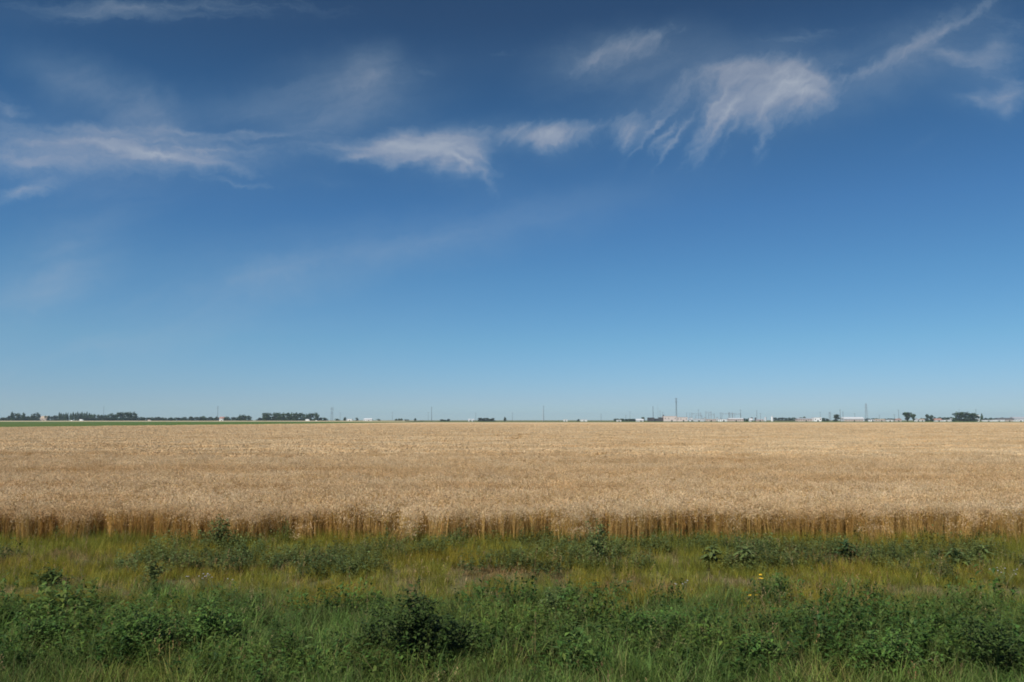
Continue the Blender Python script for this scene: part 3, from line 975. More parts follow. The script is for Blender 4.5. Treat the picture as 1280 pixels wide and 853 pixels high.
def silo(px, wpx, ytop, D, mat, label, group):
    r = wpx * D / F / 2
    h = far_z(ytop, D)
    e = empty('silo', (far_x(px, D), D, 0))
    m = MB(); m.lathe([(r, -.2), (r, h * .86)], 14); m.build('tank', mat, e)
    m = MB(); m.lathe([(r * 1.05, h * .86 + .01), (r * .5, h * .95), (.1, h)], 14); m.build('roof', M_ROOFG if mat is not M_DARK else M_ROOFD, e)
    m = MB()
    for s in (-.25, .25): m.tube((s, -r - .25, 0), (s, -r - .25, h * .9), .06, .06, 4)
    for k in range(int(h * .9 / .8)): m.tube((-.25, -r - .25, .5 + k * .8), (.25, -r - .25, .5 + k * .8), .04, .04, 4)
    m.build('ladder', M_STEEL, e)
    tag(e, label, 'silo', group)


silo(939.8, 3.0, 521.8, 1710, M_DARK, 'wider dark silo right of the dark trees', 'dark silos')
silo(944.4, 2.2, 522.0, 1710, M_DARK, 'narrow dark silo next to the beige shed', 'dark silos')
silo(956.9, 2.6, 521.2, 1700, M_GREYW, 'shorter pale silo left of the hazy grey trees', 'white silos')
silo(965.2, 2.6, 520.0, 1700, M_WHITE, 'taller white silo left of the hazy grey trees', 'white silos')

D = 1720
e = empty('water_tank', (far_x(1222.8, D), D, 0))
zt = far_z(519.0, D)
m = MB(); m.lathe([(.6, zt - 5.2), (2.6, zt - 4.2), (3.4, zt - 2.4), (2.8, zt - .8), (.3, zt)], 16); m.build('tank', M_WHITE, e)
for k in range(4):
    a = k * math.pi / 2 + .6
    m = MB(); m.tube((math.cos(a) * 2.6, math.sin(a) * 2.6, 0), (math.cos(a) * 2.2, math.sin(a) * 2.2, zt - 4.1), .22, .2, 6); m.build('leg', M_STEEL, e)
m = MB(); m.tube((0, 0, 0), (0, 0, zt - 5), .4, .4, 8); m.build('riser_pipe', M_STEEL, e)
tag(e, 'white rounded water tank on legs above a white cottage', 'water tank')


# ------------------------------------------------------------------ trucks
def truck(px, lpx, D, z, mat, label, van=False):
    L = lpx * D / F
    k = L / 7.5
    e = empty('van' if van else 'truck', (far_x(px, D), D, z), 0, (k, k, k))
    m = MB(); m.box(-3.7, 1.6 if not van else 2.0, -1.2, 1.2, .9, 3.7); m.build('cargo_box', mat, e)
    m = MB()
    zc = 2.9 if not van else 3.3
    m.add([(1.7 if not van else 2.01, y, q) for y in (-1.1, 1.1) for q in (.8, zc)] + [(3.7, y, q) for y in (-1.1, 1.1) for q in (.8, 1.7)] +
          [(3.0, y, zc) for y in (-1.1, 1.1)],
          [(0, 4, 5, 8, 1), (2, 3, 9, 7, 6), (4, 6, 7, 5), (5, 7, 9, 8), (8, 9, 3, 1), (0, 2, 6, 4), (0, 1, 3, 2)])
    m.build('cab', mat, e)
    m = MB(); m.box(2.25, 3.0, -1.13, -1.09, 1.75, 2.6); m.build('side_window', M_GLASS, e)
    for x in (-2.4, 2.7):
        for y in (-1.05, 1.05):
            m = MB(); m.tube((x, y - .15, .5), (x, y + .15, .5), .5, .5, 12); m.build('wheel', M_TYRE, e)
    tag(e, label, 'van' if van else 'truck', 'white vehicles parked by the trees')


truck(89.8, 3.0, 1700, 0.2, M_WHITE, 'small white truck parked under the tall slender trees')
truck(102.0, 4.8, 1700, 0.4, M_WHITE, 'larger white truck parked under the tall slender trees')
truck(187.0, 4.0, 1700, 0.2, M_BEIGE, 'pale beige truck before the low hedgerow')
truck(384.6, 5.2, 1700, 0.2, M_WHITE, 'white van parked in front of the smaller grove', van=True)
truck(395.6, 2.6, 1700, 0.2, M_WHITE, 'tiny white van at the right end of the smaller grove', van=True)


# ------------------------------------------------------------------ poles and masts
def pole(px, ytop, D, label, kind='plain', r=.32, mat=None, arms=1):
    mat = mat or M_STEELD
    h = far_z(ytop, D)
    e = empty('utility_pole', (far_x(px, D), D, 0), random.uniform(-.3, .3))
    if kind == 'twin':
        for s in (-1.7, 1.7):
            m = MB(); m.tube((s, 0, -.5), (s, 0, h), r * .8, r * .6, 7); m.build('leg', mat, e)
        m = MB(); m.tube((-3.2, 0, h * .86), (3.2, 0, h * .86), .2, .2, 5); m.build('crossarm', mat, e)
        m = MB(); m.tube((-1.7, 0, h * .45), (1.7, 0, h * .68), .12, .12, 5); m.tube((1.7, 0, h * .45), (-1.7, 0, h * .68), .12, .12, 5); m.build('brace', mat, e)
        for s in (-2.9, 0, 2.9):
            m = MB(); m.tube((s, 0, h * .86 - 1.6), (s, 0, h * .86 - .2), .13, .13, 6); m.build('insulator', M_CERAM, e)
    else:
        m = MB(); m.tube((0, 0, -.5), (0, 0, h), r, r * .6, 8); m.build('shaft', mat, e)
        for k in range(arms):
            z = h * (.95 - .12 * k)
            m = MB(); m.tube((-2.0, 0, z), (2.0, 0, z), .16, .16, 5); m.build('crossarm', mat, e)
            for s in (-1.8, 1.8):
                m = MB(); m.tube((s, 0, z + .16), (s, 0, z + .75), .11, .08, 6); m.build('insulator', M_CERAM, e)
    tag(e, label, 'pole', 'utility poles along the horizon')


pole(129, 507.5, 1800, 'thin mast rising behind the left windbreak', r=.35, arms=0)
pole(271.8, 507.8, 1760, 'double armed pole standing left of the red roofed house', r=.5, arms=2)
pole(414.8, 508.8, 1740, 'twin legged pole right of the smaller grove', 'twin', r=.5)
pole(425.2, 516, 2300, 'faint thin pole just right of the twin legged pole', r=.35)
pole(490.4, 514.8, 2300, 'faint thin pole left of the trio of small trees', r=.35)
pole(535.2, 515.5, 2300, 'faint short pole immediately left of the tall lone pole', r=.35)
pole(539.4, 509.0, 1700, 'tall lone dark pole left of the centre', r=.5)
pole(594.6, 516, 2200, 'thin pole rising left of the dome shaped clump', r=.35)
pole(640.5, 515.8, 2100, 'thin pole right of the tiny narrow tree', r=.38)
pole(679.6, 507.3, 1690, 'tall dark pole nearest the middle of the horizon', r=.45)
pole(678.4, 511.3, 1700, 'pale steel pole beside the tall dark middle pole', r=.35, mat=M_ROOFW, arms=0)
pole(751.4, 517.4, 2000, 'short thin pole left of the low dark trees', r=.4)
pole(782.2, 519.5, 1900, 'stubby pole among the low dark trees', r=.4)
pole(787.6, 514.5, 2300, 'faint pole above the low dark trees', r=.35)
pole(816.5, 507.8, 1680, 'thick black pole in front of the dark brown barn', r=.62, arms=0)
pole(822.6, 506.0, 2500, 'very faint tall pole right of the thick black pole', r=.3, arms=0, mat=M_STEEL)
pole(825.3, 513.4, 2100, 'faint pole above the right brown barn block', r=.4)
pole(828.6, 515.0, 2100, 'short pole at the corner of the pink factory', r=.4)
pole(858.4, 516.0, 1750, 'left one of two poles right of the factory wing', r=.35, arms=0)
pole(862.5, 516.4, 1750, 'right one of two poles right of the factory wing', r=.35, arms=0)
pole(873.3, 512.0, 1750, 'tall thin pole inside the left substation gantry', r=.32)
pole(900.6, 516.0, 1750, 'pole between the middle substation gantries', r=.38)
pole(910.9, 516.0, 1800, 'thin pole at the right end of the substation', r=.3)
pole(918.6, 516.8, 1800, 'thin short pole above the long beige hall', r=.3)
pole(926.0, 512.2, 1740, 'tall pole above the right part of the beige hall', r=.38)
pole(946.2, 513.0, 1760, 'tall pole right of the dark silos', r=.45)
pole(950.8, 516.6, 1800, 'thin pole left of the pale silos', r=.35)
pole(1025.5, 515.2, 2200, 'faint pole above the white box building', r=.35)
pole(1050.6, 512.2, 1700, 'taller one of the twin poles right of the block shaped tree', r=.5)
pole(1053.9, 514.6, 1720, 'shorter one of the twin poles right of the block shaped tree', r=.45)
pole(1068.7, 517.0, 1800, 'pole above the long white warehouse', r=.35)
pole(1118.2, 518.0, 1800, 'short pole above the white trailer', r=.45)
pole(1123.6, 512.2, 1720, 'tall thin pole left of the big elm', r=.38)
pole(1199.5, 511.5, 2500, 'very faint pole behind the big dark clump', r=.3)
pole(1220.5, 511.8, 1730, 'tall pole right of the big dark clump', r=.45)
pole(1099.5, 519.0, 2000, 'stubby pole right of the lattice tower', r=.38)


def lattice(mb, w0, w1, z0, z1, n, r):
    def cn(z):
        t = (z - z0) / (z1 - z0)
        w = (w0 + (w1 - w0) * t) / 2
        return [(-w, -w, z), (w, -w, z), (w, w, z), (-w, w, z)]
    lv = [cn(z0 + (z1 - z0) * k / n) for k in range(n + 1)]
    for k in range(n):
        for i in range(4):
            j = (i + 1) % 4
            mb.tube(lv[k][i], lv[k + 1][i], r, r, 4, False)
            mb.tube(lv[k][i], lv[k + 1][j], r * .6, r * .6, 4, False)
            mb.tube(lv[k + 1][i], lv[k + 1][j], r * .6, r * .6, 4, False)


# antenna tower
D = 1705
h = far_z(497.6, D)
e = empty('antenna_tower', (far_x(845.7, D), D, 0), .3)
m = MB(); lattice(m, 2.4, 1.3, 0, h - 1, 26, .13); m.build('mast', M_STEELD, e)
for z in (h - 2.2, h - 8.6):
    m = MB(); m.lathe([(1.2, z - .12), (2.2, z - .1), (2.2, z + .1), (1.2, z + .12)], 12); pf = m.build('platform', M_STEELD, e)
    for k in range(6):
        a = k * math.pi / 3
        if z < h - 5 and k % 2: continue
        m = MB(); m.box(-.25, .25, -.15, .15, -1.3, 1.3)
        o = m.build('antenna_panel', M_STEEL, e)
        o.location = (math.cos(a) * 2.35, math.sin(a) * 2.35, z + .5)
        o.rotation_euler = (0, 0, a + math.pi / 2)
m = MB(); m.tube((0, 0, h - 1), (0, 0, h + 1.5), .08, .04, 5); m.build('lightning_rod', M_STEELD, e)
tag(e, 'tallest lattice antenna tower with two antenna rings above the pink factory', 'antenna tower')

# transmission tower with arms
D = 1800
h = far_z(504.4, D)
e = empty('transmission_tower', (far_x(1083.3, D), D, 0))
m = MB(); lattice(m, 5.5, 1.2, 0, h, 14, .15); m.build('lattice_mast', M_STEEL, e)
for z, s in ((h * .93, 3.0), (h * .77, 4.0), (h * .60, 3.4)):
    m = MB()
    m.tube((-s, 0, z), (s, 0, z), .15, .15, 4); m.tube((-s, 0, z), (0, 0, z + 1.4), .1, .1, 4); m.tube((s, 0, z), (0, 0, z + 1.4), .1, .1, 4)
    m.build('crossarm', M_STEEL, e)
    for t in (-s, s):
        m = MB(); m.tube((t, 0, z - 1.6), (t, 0, z - .15), .13, .13, 6); m.build('insulator', M_CERAM, e)
tag(e, 'lattice transmission tower with three crossarms above the long white warehouse', 'transmission tower')

# short lattice mast
D = 1720
h = far_z(515.8, D)
e = empty('lattice_mast', (far_x(1037.5, D), D, 0))
m = MB(); lattice(m, 3.2, 2.6, 0, h, 7, .16); m.build('mast', M_STEEL, e)
m = MB(); m.box(-1.7, 1.7, -1.7, 1.7, h + .01, h + .5); m.build('platform', M_STEEL, e)
tag(e, 'short wide lattice mast left of the block shaped tree', 'lattice mast')


def gantry(px0, px1, ytop, D, label, spikes=True):
    x0, x1 = far_x(px0, D), far_x(px1, D)
    h = far_z(ytop, D)
    hw = (x1 - x0) / 2
    e = empty('substation_gantry', ((x0 + x1) / 2, D, 0))
    for s in (-hw, hw):
        m = MB(); lattice(m, 1.7, 1.0, 0, h + (3.0 if spikes else 0), 7, .10)
        m.v = [(v[0] + s, v[1], v[2]) for v in m.v]
        m.build('column', M_STEEL, e)
    m = MB()
    m.box(-hw, hw, -.5, -.3, h - .12, h + .12); m.box(-hw, hw, .3, .5, h - .12, h + .12); m.box(-hw, hw, -.1, .1, h + .9, h + 1.1)
    n = max(3, int(2 * hw / 1.5))
    for k in range(n):
        a = -hw + 2 * hw * k / n; b = -hw + 2 * hw * (k + 1) / n
        m.tube((a, -.4, h), ((a + b) / 2, 0, h + 1), .06, .06, 4); m.tube(((a + b) / 2, 0, h + 1), (b, -.4, h), .06, .06, 4)
    m.build('beam', M_STEEL, e)
    for k in range(3):
        x = -hw * .6 + hw * .6 * k
        m = MB(); m.tube((x, 0, h - 2.2), (x, 0, h - .15), .16, .16, 6); m.build('insulator', M_CERAM, e)
    tag(e, label, 'gantry', 'substation gantries')


gantry(865, 876, 517.6, 1740, 'leftmost of the steel substation gantries')
gantry(869.5, 877.5, 519.6, 1770, 'low steel gantry beneath the leftmost substation gantry', False)
gantry(882.5, 889.0, 515.8, 1740, 'tallest narrow steel gantry of the substation')
gantry(886, 893, 518.5, 1770, 'lower gantry right behind the tallest substation gantry')
gantry(902.5, 912.5, 517.6, 1740, 'wide steel gantry right of the substation middle')
gantry(911.5, 915.5, 517.2, 1770, 'narrowest steel gantry left above the beige hall')
gantry(916, 926, 517.8, 1760, 'rightmost of the steel substation gantries')


def transformer(px, wpx, ytop, D, label):
    w = wpx * D / F
    h = far_z(ytop, D)
    e = empty('transformer', (far_x(px, D), D, 0))
    m = MB(); m.box(-w / 2, w / 2, -1.2, 1.2, .3, h * .65); m.build('tank', M_GREYW, e)
    m = MB()
    for k in range(7): m.box(-w * .45 + k * w * .15 - .06, -w * .45 + k * w * .15 + .06, -1.9, -1.21, .6, h * .58)
    m.build('radiator', M_GREYW, e)
    for k in range(3):
        m = MB(); m.lathe([(.2, h * .65 + .01), (.32, h * .7), (.15, h * .8), (.25, h * .85), (.06, h)], 8, -w * .3 + k * w * .3); m.build('bushing', M_CERAM, e)
    tag(e, label, 'transformer', 'grey transformers')


transformer(881.2, 2.4, 521.4, 1725, 'grey transformer between the two left substation huts')
transformer(896.5, 2.4, 521.4, 1725, 'grey transformer between the two right substation huts')

# ------------------------------------------------------------------ single plants on the verge
def bush(px, py, wpx, hpx, label, cat='bush', name='shrub', n=900, lf=.075, cols=W_DARK, group=None, spikes=0, seed=0):
    random.seed(900 + seed)
    X, Y = on_ground(px, py)
    w = wpx * Y / F
    h = hpx * Y / F
    e = empty(name, (X, Y, ground_z(X, Y) - .02), 0)
    st, fo = MB(), MB()
    nb = 14
    tips = []
    for k in range(nb):
        a = k * 2.4 + random.random()
        rr = w * .5 * random.uniform(.1, 1)
        tip = Vector((math.cos(a) * rr, math.sin(a) * rr * .8, h * random.uniform(.55, 1.0) * (1 - .45 * (rr / (w * .5)) ** 2)))
        mid = Vector((tip.x * .35, tip.y * .35, tip.z * .5))
        st.tube((random.uniform(-.03, .03), random.uniform(-.03, .03), 0), mid, .012, .009, 5)
        st.tube(mid, tip, .009, .004, 5)
        tips.append((mid, tip))
    for _ in range(n):
        mid, tip = random.choice(tips)
        t = random.random() ** .8
        p = mid.lerp(tip, t) if random.random() < .8 else mid * random.uniform(.3, 1)
        sp = (.085 * w + .02) * (1.15 - .7 * t)
        p = p + Vector((random.gauss(0, sp), random.gauss(0, sp), random.gauss(0, sp * .7)))
        p.z = min(max(.03, p.z), h * 1.05)
        fo.col = vary(random.choice(cols), .3, .1)
        s = lf * random.uniform(.6, 1.25)
        leaf(fo, p, random.uniform(0, 6.3), random.uniform(-.3, .8), s, s * random.uniform(.4, .6))
    st.build('stem', M_STEM, e)
    fo.build('foliage', M_BUSH, e)
    tag(e, label, cat, group)
    return e


def dock(px, py, wpx, hpx, label, n=26, cols=W_BLUE, seed=0, name='broadleaf_plant'):
    """a rosette of long broad leaves round a short stem"""
    random.seed(950 + seed)
    X, Y = on_ground(px, py)
    w = wpx * Y / F
    h = hpx * Y / F
    e = empty(name, (X, Y, ground_z(X, Y) - .02), 0)
    st, fo = MB(), MB()
    st.tube((0, 0, 0), (.01, .01, h * .8), .014, .006, 6)
    for k in range(n):
        a = k * 2.4 + random.random()
        t = k / n
        fo.col = vary(random.choice(cols), .25, .1)
        L = w * .55 * (1.1 - .6 * t)
        z = h * .75 * t
        # broad blade in three folded quads
        d = Vector((math.cos(a), math.sin(a), 0)); s = Vector((-d.y, d.x, 0))
        up = random.uniform(.5, 1.1)
        P = [Vector((0, 0, z)) + d * L * q + Vector((0, 0, L * (up * q - .75 * q * q))) for q in (0, .33, .7, 1)]
        W = [.01, L * .17, L * .14, .003]
        vs = []
        for p, ww in zip(P, W): vs += [tuple(p - s * ww + Vector((0, 0, ww * .35))), tuple(p), tuple(p + s * ww + Vector((0, 0, ww * .35)))]
        fo.add(vs, [(3 * i + j, 3 * i + j + 1, 3 * i + j + 4, 3 * i + j + 3) for i in range(3) for j in range(2)])
    st.build('stem', M_STEM, e)
    fo.build('foliage', M_BUSH, e)
    tag(e, label, 'plant', 'broad leaved plants on the verge')
    return e


BD = [(0.044, 0.072, 0.018), (0.058, 0.090, 0.022), (0.036, 0.060, 0.016)]
GB = 'bushes along the road side of the verge'
bush(515, 838, 128, 108, 'largest darkest bush in the lower middle of the verge', n=2300, lf=.085, cols=BD, group=GB, seed=1)
bush(462, 826, 70, 62, 'dark leafy bush touching the left side of the darkest bush', n=700, lf=.085, cols=BD, group=GB, seed=21)
bush(568, 828, 76, 72, 'dark leafy bush touching the right side of the darkest bush', n=800, lf=.085, cols=BD, group=GB, seed=22)
bush(522, 815, 30, 100, 'tall narrow weed rising out of the darkest bush', n=260, lf=.08, cols=BD, group=GB, seed=23)
bush(180, 826, 120, 78, 'broad leafy bush at the lower left of the verge', n=1500, cols=W_DARK, group=GB, seed=2)
bush(262, 815, 110, 72, 'leafy bush right beside the broad lower left bush', n=1300, cols=W_DARK, group=GB, seed=3)
bush(60, 812, 100, 52, 'low leafy bush near the left edge of the verge', n=900, cols=W_DARK, group=GB, seed=4)
bush(1245, 850, 120, 88, 'tall dark bush in the lower right corner', n=1700, cols=BD, group=GB, seed=5)
bush(1110, 850, 130, 62, 'wide low leafy bush left of the lower right corner', n=1400, cols=W_DARK, group=GB, seed=6)
bush(950, 842, 90, 58, 'small leafy bush right of the verge middle', n=900, cols=W_DARK, group=GB, seed=7)
bush(810, 805, 90, 50, 'loose leafy bush behind the right middle grass', n=800, cols=W_DARK, group=GB, seed=8)
bush(745, 708, 46, 62, 'tall weedy bush climbing against the wheat right of centre', n=420, lf=.10, cols=W_BLUE, group='bushes and tall weeds on the verge', seed=9)
bush(272, 690, 50, 46, 'green bush growing into the wheat on the left', n=560, lf=.10, cols=W_BLUE, group='bushes and tall weeds on the verge', seed=10)
bush(190, 738, 26, 50, 'narrow upright thistle on the left of the verge', n=260, lf=.10, cols=W_BLUE, group='bushes and tall weeds on the verge', seed=11, name='thistle', cat='thistle')
bush(62, 735, 56, 28, 'low dark leafy clump left on the yellow grass', n=500, lf=.10, cols=BD, group='bushes and tall weeds on the verge', seed=12)
bush(690, 775, 40, 44, 'thin weedy bush in the yellow grass at centre', n=320, lf=.08, cols=W_BLUE, group='bushes and tall weeds on the verge', seed=13)
dock(1058, 702, 38, 32, 'dark broad leaved plant standing alone before the wheat on the right', seed=1, cols=[(.04, .075, .03), (.05, .09, .034)])
dock(1196, 712, 42, 34, 'broad leaved plant left of its neighbour near the right edge', seed=2)
dock(1228, 704, 36, 30, 'broad leaved plant closest to the right edge before the wheat', seed=3)
dock(890, 710, 36, 34, 'bluish leafy tuft right of centre before the wheat', seed=4, n=40)
dock(932, 712, 42, 34, 'spiky bluish tuft between the leafy tuft and lone broad plant', seed=5, n=46)


def flower(px, py, hpx, heads, mat, label, group=None, seed=0, hr=.035):
    random.seed(970 + seed)
    X, Y = on_ground(px, py)
    h = hpx * Y / F
    e = empty('wildflower', (X, Y, ground_z(X, Y)), 0)
    for k in range(heads):
        a = random.uniform(0, 6.3)
        r = random.uniform(.02, .14) * (1.0 if mat is M_YELLOW else 2.2)
        tip = (math.cos(a) * r, math.sin(a) * r, h * random.uniform(.65, 1))
        m = MB(); m.tube((0, 0, 0), tip, .005, .003, 5); m.build('stem', M_STEM, e)
        m = MB()
        for j in range(11):
            b = j * 2 * math.pi / 11
            m.col = (1, 1, 1)
            leaf(m, tip, b, random.uniform(.0, .5), hr * 1.1, hr * .6)
        m.lathe([(hr * .35, tip[2]), (hr * .25, tip[2] + .012)], 8, tip[0], tip[1])
        m.build('flower_head', mat, e)
    m = MB()
    for j in range(16):
        m.col = vary(W_BLUE[0])
        leaf(m, (0, 0, h * random.uniform(.05, .6)), random.uniform(0, 6.3), random.uniform(0, .8), .10, .03)
    m.build('foliage', M_BUSH, e)
    tag(e, label, 'wildflower', group)


flower(955, 752, 34, 4, M_YELLOW, 'yellow wildflower with several blooms in the right grass', 'yellow wildflowers', 1)
flower(937, 758, 20, 2, M_YELLOW, 'shorter yellow wildflower left of the taller one', 'yellow wildflowers', 2)
flower(856, 748, 24, 5, M_PALEF, 'pale flowered weed left of the yellow wildflowers', 'pale wildflowers', 3, .021)
flower(250, 742, 24, 7, M_PALEF, 'left pale flowered weed in the grass at left', 'pale wildflowers', 4, .021)
flower(272, 744, 26, 7, M_PALEF, 'right pale flowered weed in the grass at left', 'pale wildflowers', 5, .021)
flower(1256, 735, 24, 8, M_PALEF, 'pale flowered weed by the right edge', 'pale wildflowers', 6, .021)

# ------------------------------------------------------------------ haze
hm, nt, out = new_mat('air')
v = N(nt, 'ShaderNodeVolumePrincipled')
v.inputs['Color'].default_value = (0.62, 0.80, 1.0, 1)
v.inputs['Density'].default_value = 0.00007
v.inputs['Anisotropy'].default_value = 0.2
nt.links.new(v.outputs[0], out.inputs['Volume'])
m = MB(); m.box(-7200, 7200, -6800, 7200, -1.2, 58)
hz = m.build('haze', hm)
tag(hz, 'thin pale haze over the far plain', 'haze', kind='stuff')

# ------------------------------------------------------------------ sky and sun
SUN_EL, SUN_AZ = R(51), R(214)        # azimuth clockwise from +Y (the view direction): behind and to the left
sd = Vector((math.sin(SUN_AZ) * math.cos(SUN_EL), math.cos(SUN_AZ) * math.cos(SUN_EL), math.sin(SUN_EL)))
sl = bpy.data.lights.new('sun', 'SUN')
sl.energy = 4.6
sl.angle = R(0.53)
sl.color = (1.0, 0.95, 0.88)
so = bpy.data.objects.new('sun', sl)
C.objects.link(so)
so.location = (0, 0, 60)
so.rotation_euler = (-sd).to_track_quat('-Z', 'Y').to_euler()

W = bpy.data.worlds.new('World')
S.world = W
W.use_nodes = True
nt = W.node_tree
nt.nodes.clear()
out = N(nt, 'ShaderNodeOutputWorld')
bg = N(nt, 'ShaderNodeBackground')
bg.inputs['Strength'].default_value = 0.081
nt.links.new(bg.outputs[0], out.inputs[0])
sky = N(nt, 'ShaderNodeTexSky', sky_type='NISHITA')
sky.sun_disc = False
sky.sun_elevation = SUN_EL
sky.sun_rotation = SUN_AZ
sky.altitude = 200
sky.air_density = 1.0
sky.dust_density = 0.0
sky.ozone_density = 2.5
skyc = sky.outputs[0]
tc = N(nt, 'ShaderNodeTexCoord')
sep = N(nt, 'ShaderNodeSeparateXYZ')
nt.links.new(tc.outputs['Generated'], sep.inputs[0])
yy = math_n(nt, 'MAXIMUM', sep.outputs[1], 0.05)
u = math_n(nt, 'DIVIDE', sep.outputs[0], yy)
w_ = math_n(nt, 'DIVIDE', sep.outputs[2], yy)
front = N(nt, 'ShaderNodeMapRange', interpolation_type='SMOOTHSTEP')
front.inputs[1].default_value = 0.1
front.inputs[2].default_value = 0.4
nt.links.new(sep.outputs[1], front.inputs[0])
cv = N(nt, 'ShaderNodeCombineXYZ')
nt.links.new(u, cv.inputs[0]); nt.links.new(w_, cv.inputs[1])
P0 = cv.outputs[0]


def vmath(op, a, b=None, scale=None):
    n = N(nt, 'ShaderNodeVectorMath', operation=op)
    val(nt, n.inputs[0], a)
    if b is not None: val(nt, n.inputs[1], b)
    if scale is not None: n.inputs['Scale'].default_value = scale
    return n.outputs['Value'] if op in ('LENGTH', 'DOT_PRODUCT') else n.outputs[0]


def tnoise(vec, scale, detail, rough, dist=0.0, color=False, rot=0.0, sx=1.0, sy=1.0, off=(0, 0, 0)):
    mp = N(nt, 'ShaderNodeMapping')
    mp.vector_type = 'TEXTURE'
    mp.inputs['Rotation'].default_value = (0, 0, rot)
    mp.inputs['Scale'].default_value = (sx, sy, 1)
    mp.inputs['Location'].default_value = off
    nt.links.new(vec, mp.inputs['Vector'])
    n = N(nt, 'ShaderNodeTexNoise')
    n.inputs['Scale'].default_value = scale
    n.inputs['Detail'].default_value = detail
    n.inputs['Roughness'].default_value = rough
    n.inputs['Distortion'].default_value = dist
    nt.links.new(mp.outputs[0], n.inputs['Vector'])
    return n.outputs['Color' if color else 'Fac']


# warp the shapes so that their edges fray
wn = tnoise(P0, 7.0, 5, .6, color=True)
warp = vmath('SCALE', vmath('SUBTRACT', wn, (.5, .5, .5)), scale=0.055)
wn2 = tnoise(P0, 28.0, 4, .6, color=True)
warp2 = vmath('SCALE', vmath('SUBTRACT', wn2, (.5, .5, .5)), scale=0.020)
P1 = vmath('ADD', vmath('ADD', P0, warp), warp2)


def blobs(items):
    """items: px, py, half length px, half width px, angle (degrees, counter-clockwise), strength"""
    acc = None
    for px, py, L, Wd, ang, st in items:
        cu, cvv = uv(px, py)
        mp = N(nt, 'ShaderNodeMapping')
        mp.vector_type = 'TEXTURE'
        mp.inputs['Location'].default_value = (cu, cvv, 0)
        mp.inputs['Rotation'].default_value = (0, 0, R(ang))
        mp.inputs['Scale'].default_value = (L / F * 1.55, Wd / F * 1.55, 1)
        nt.links.new(P1, mp.inputs['Vector'])
        gr = N(nt, 'ShaderNodeTexGradient', gradient_type='QUADRATIC_SPHERE')
        nt.links.new(mp.outputs[0], gr.inputs[0])
        acc = math_n(nt, 'MULTIPLY_ADD', gr.outputs['Fac'], st * 1.15, 0.0 if acc is None else acc)
    return acc


def fib(rot, scale, sx, lo, hi, off=(0, 0, 0), detail=7, rough=.62, dist=.4):
    f = tnoise(P1, scale, detail, rough, dist, rot=R(rot), sx=sx, sy=1.0, off=off)
    mr = N(nt, 'ShaderNodeMapRange', interpolation_type='SMOOTHSTEP')
    mr.inputs[1].default_value = lo
    mr.inputs[2].default_value = hi
    nt.links.new(f, mr.inputs[0])
    return mr.outputs[0]


rs = random.Random(5)
# single fibres: along the left band, hanging from the right plume, trailing off the middle comet
fibA = [(rs.uniform(10, 330), 0, rs.uniform(50, 100), rs.uniform(3.5, 7), rs.uniform(-12, 2), rs.uniform(.16, .34)) for _ in range(16)]
fibA = [(x, 172 + .09 * max(0, x - 100) + rs.gauss(0, 15), L, w, a, t) for x, _, L, w, a, t in fibA]
fibB = [(rs.uniform(440, 560), rs.uniform(176, 196), rs.uniform(30, 60), rs.uniform(3.5, 6), rs.uniform(-4, 16), rs.uniform(.2, .4)) for _ in range(7)] + \
       [(rs.uniform(555, 605), rs.uniform(186, 212), rs.uniform(16, 30), rs.uniform(3, 5), rs.uniform(-60, -25), rs.uniform(.25, .45)) for _ in range(7)]
fibG = [(rs.uniform(790, 965), 0, rs.uniform(26, 52), rs.uniform(3.5, 6.5), rs.uniform(38, 62), rs.uniform(.22, .42)) for _ in range(17)]
fibG = [(x, 176 - .28 * (x - 790) + rs.uniform(-22, 24), L, w, a, t) for x, _, L, w, a, t in fibG] + \
       [(rs.uniform(930, 1030), rs.uniform(84, 140), rs.uniform(25, 50), rs.uniform(4, 7), rs.uniform(-30, 40), rs.uniform(.2, .4)) for _ in range(8)]
horiz = blobs(fibA + fibB + [(90, 178, 190, 38, -3, .55), (250, 188, 150, 30, -8, .55), (60, 200, 150, 30, 0, .35), (160, 185, 60, 14, -12, .3),
               (440, 186, 120, 22, 0, .5), (505, 183, 80, 20, 6, .75), (548, 186, 66, 34, -10, 1.15), (520, 184, 60, 22, 4, .5), (588, 196, 34, 40, -40, .8), (604, 226, 9, 34, 38, .4), (552, 206, 10, 22, -30, .4),
               (35, 238, 52, 15, 14, .75), (10, 135, 40, 30, -20, .35),
               (170, 10, 260, 22, 0, .40), (650, 70, 260, 30, 3, .12),
               (1215, 120, 45, 12, -5, .4), (1262, 118, 60, 22, 5, .6), (1265, 135, 30, 25, 40, .4), (1190, 70, 60, 14, -18, .45), (1245, 55, 60, 40, 35, .4),
               (980, 45, 110, 16, 6, .28), (410, 226, 50, 10, 0, .22)])
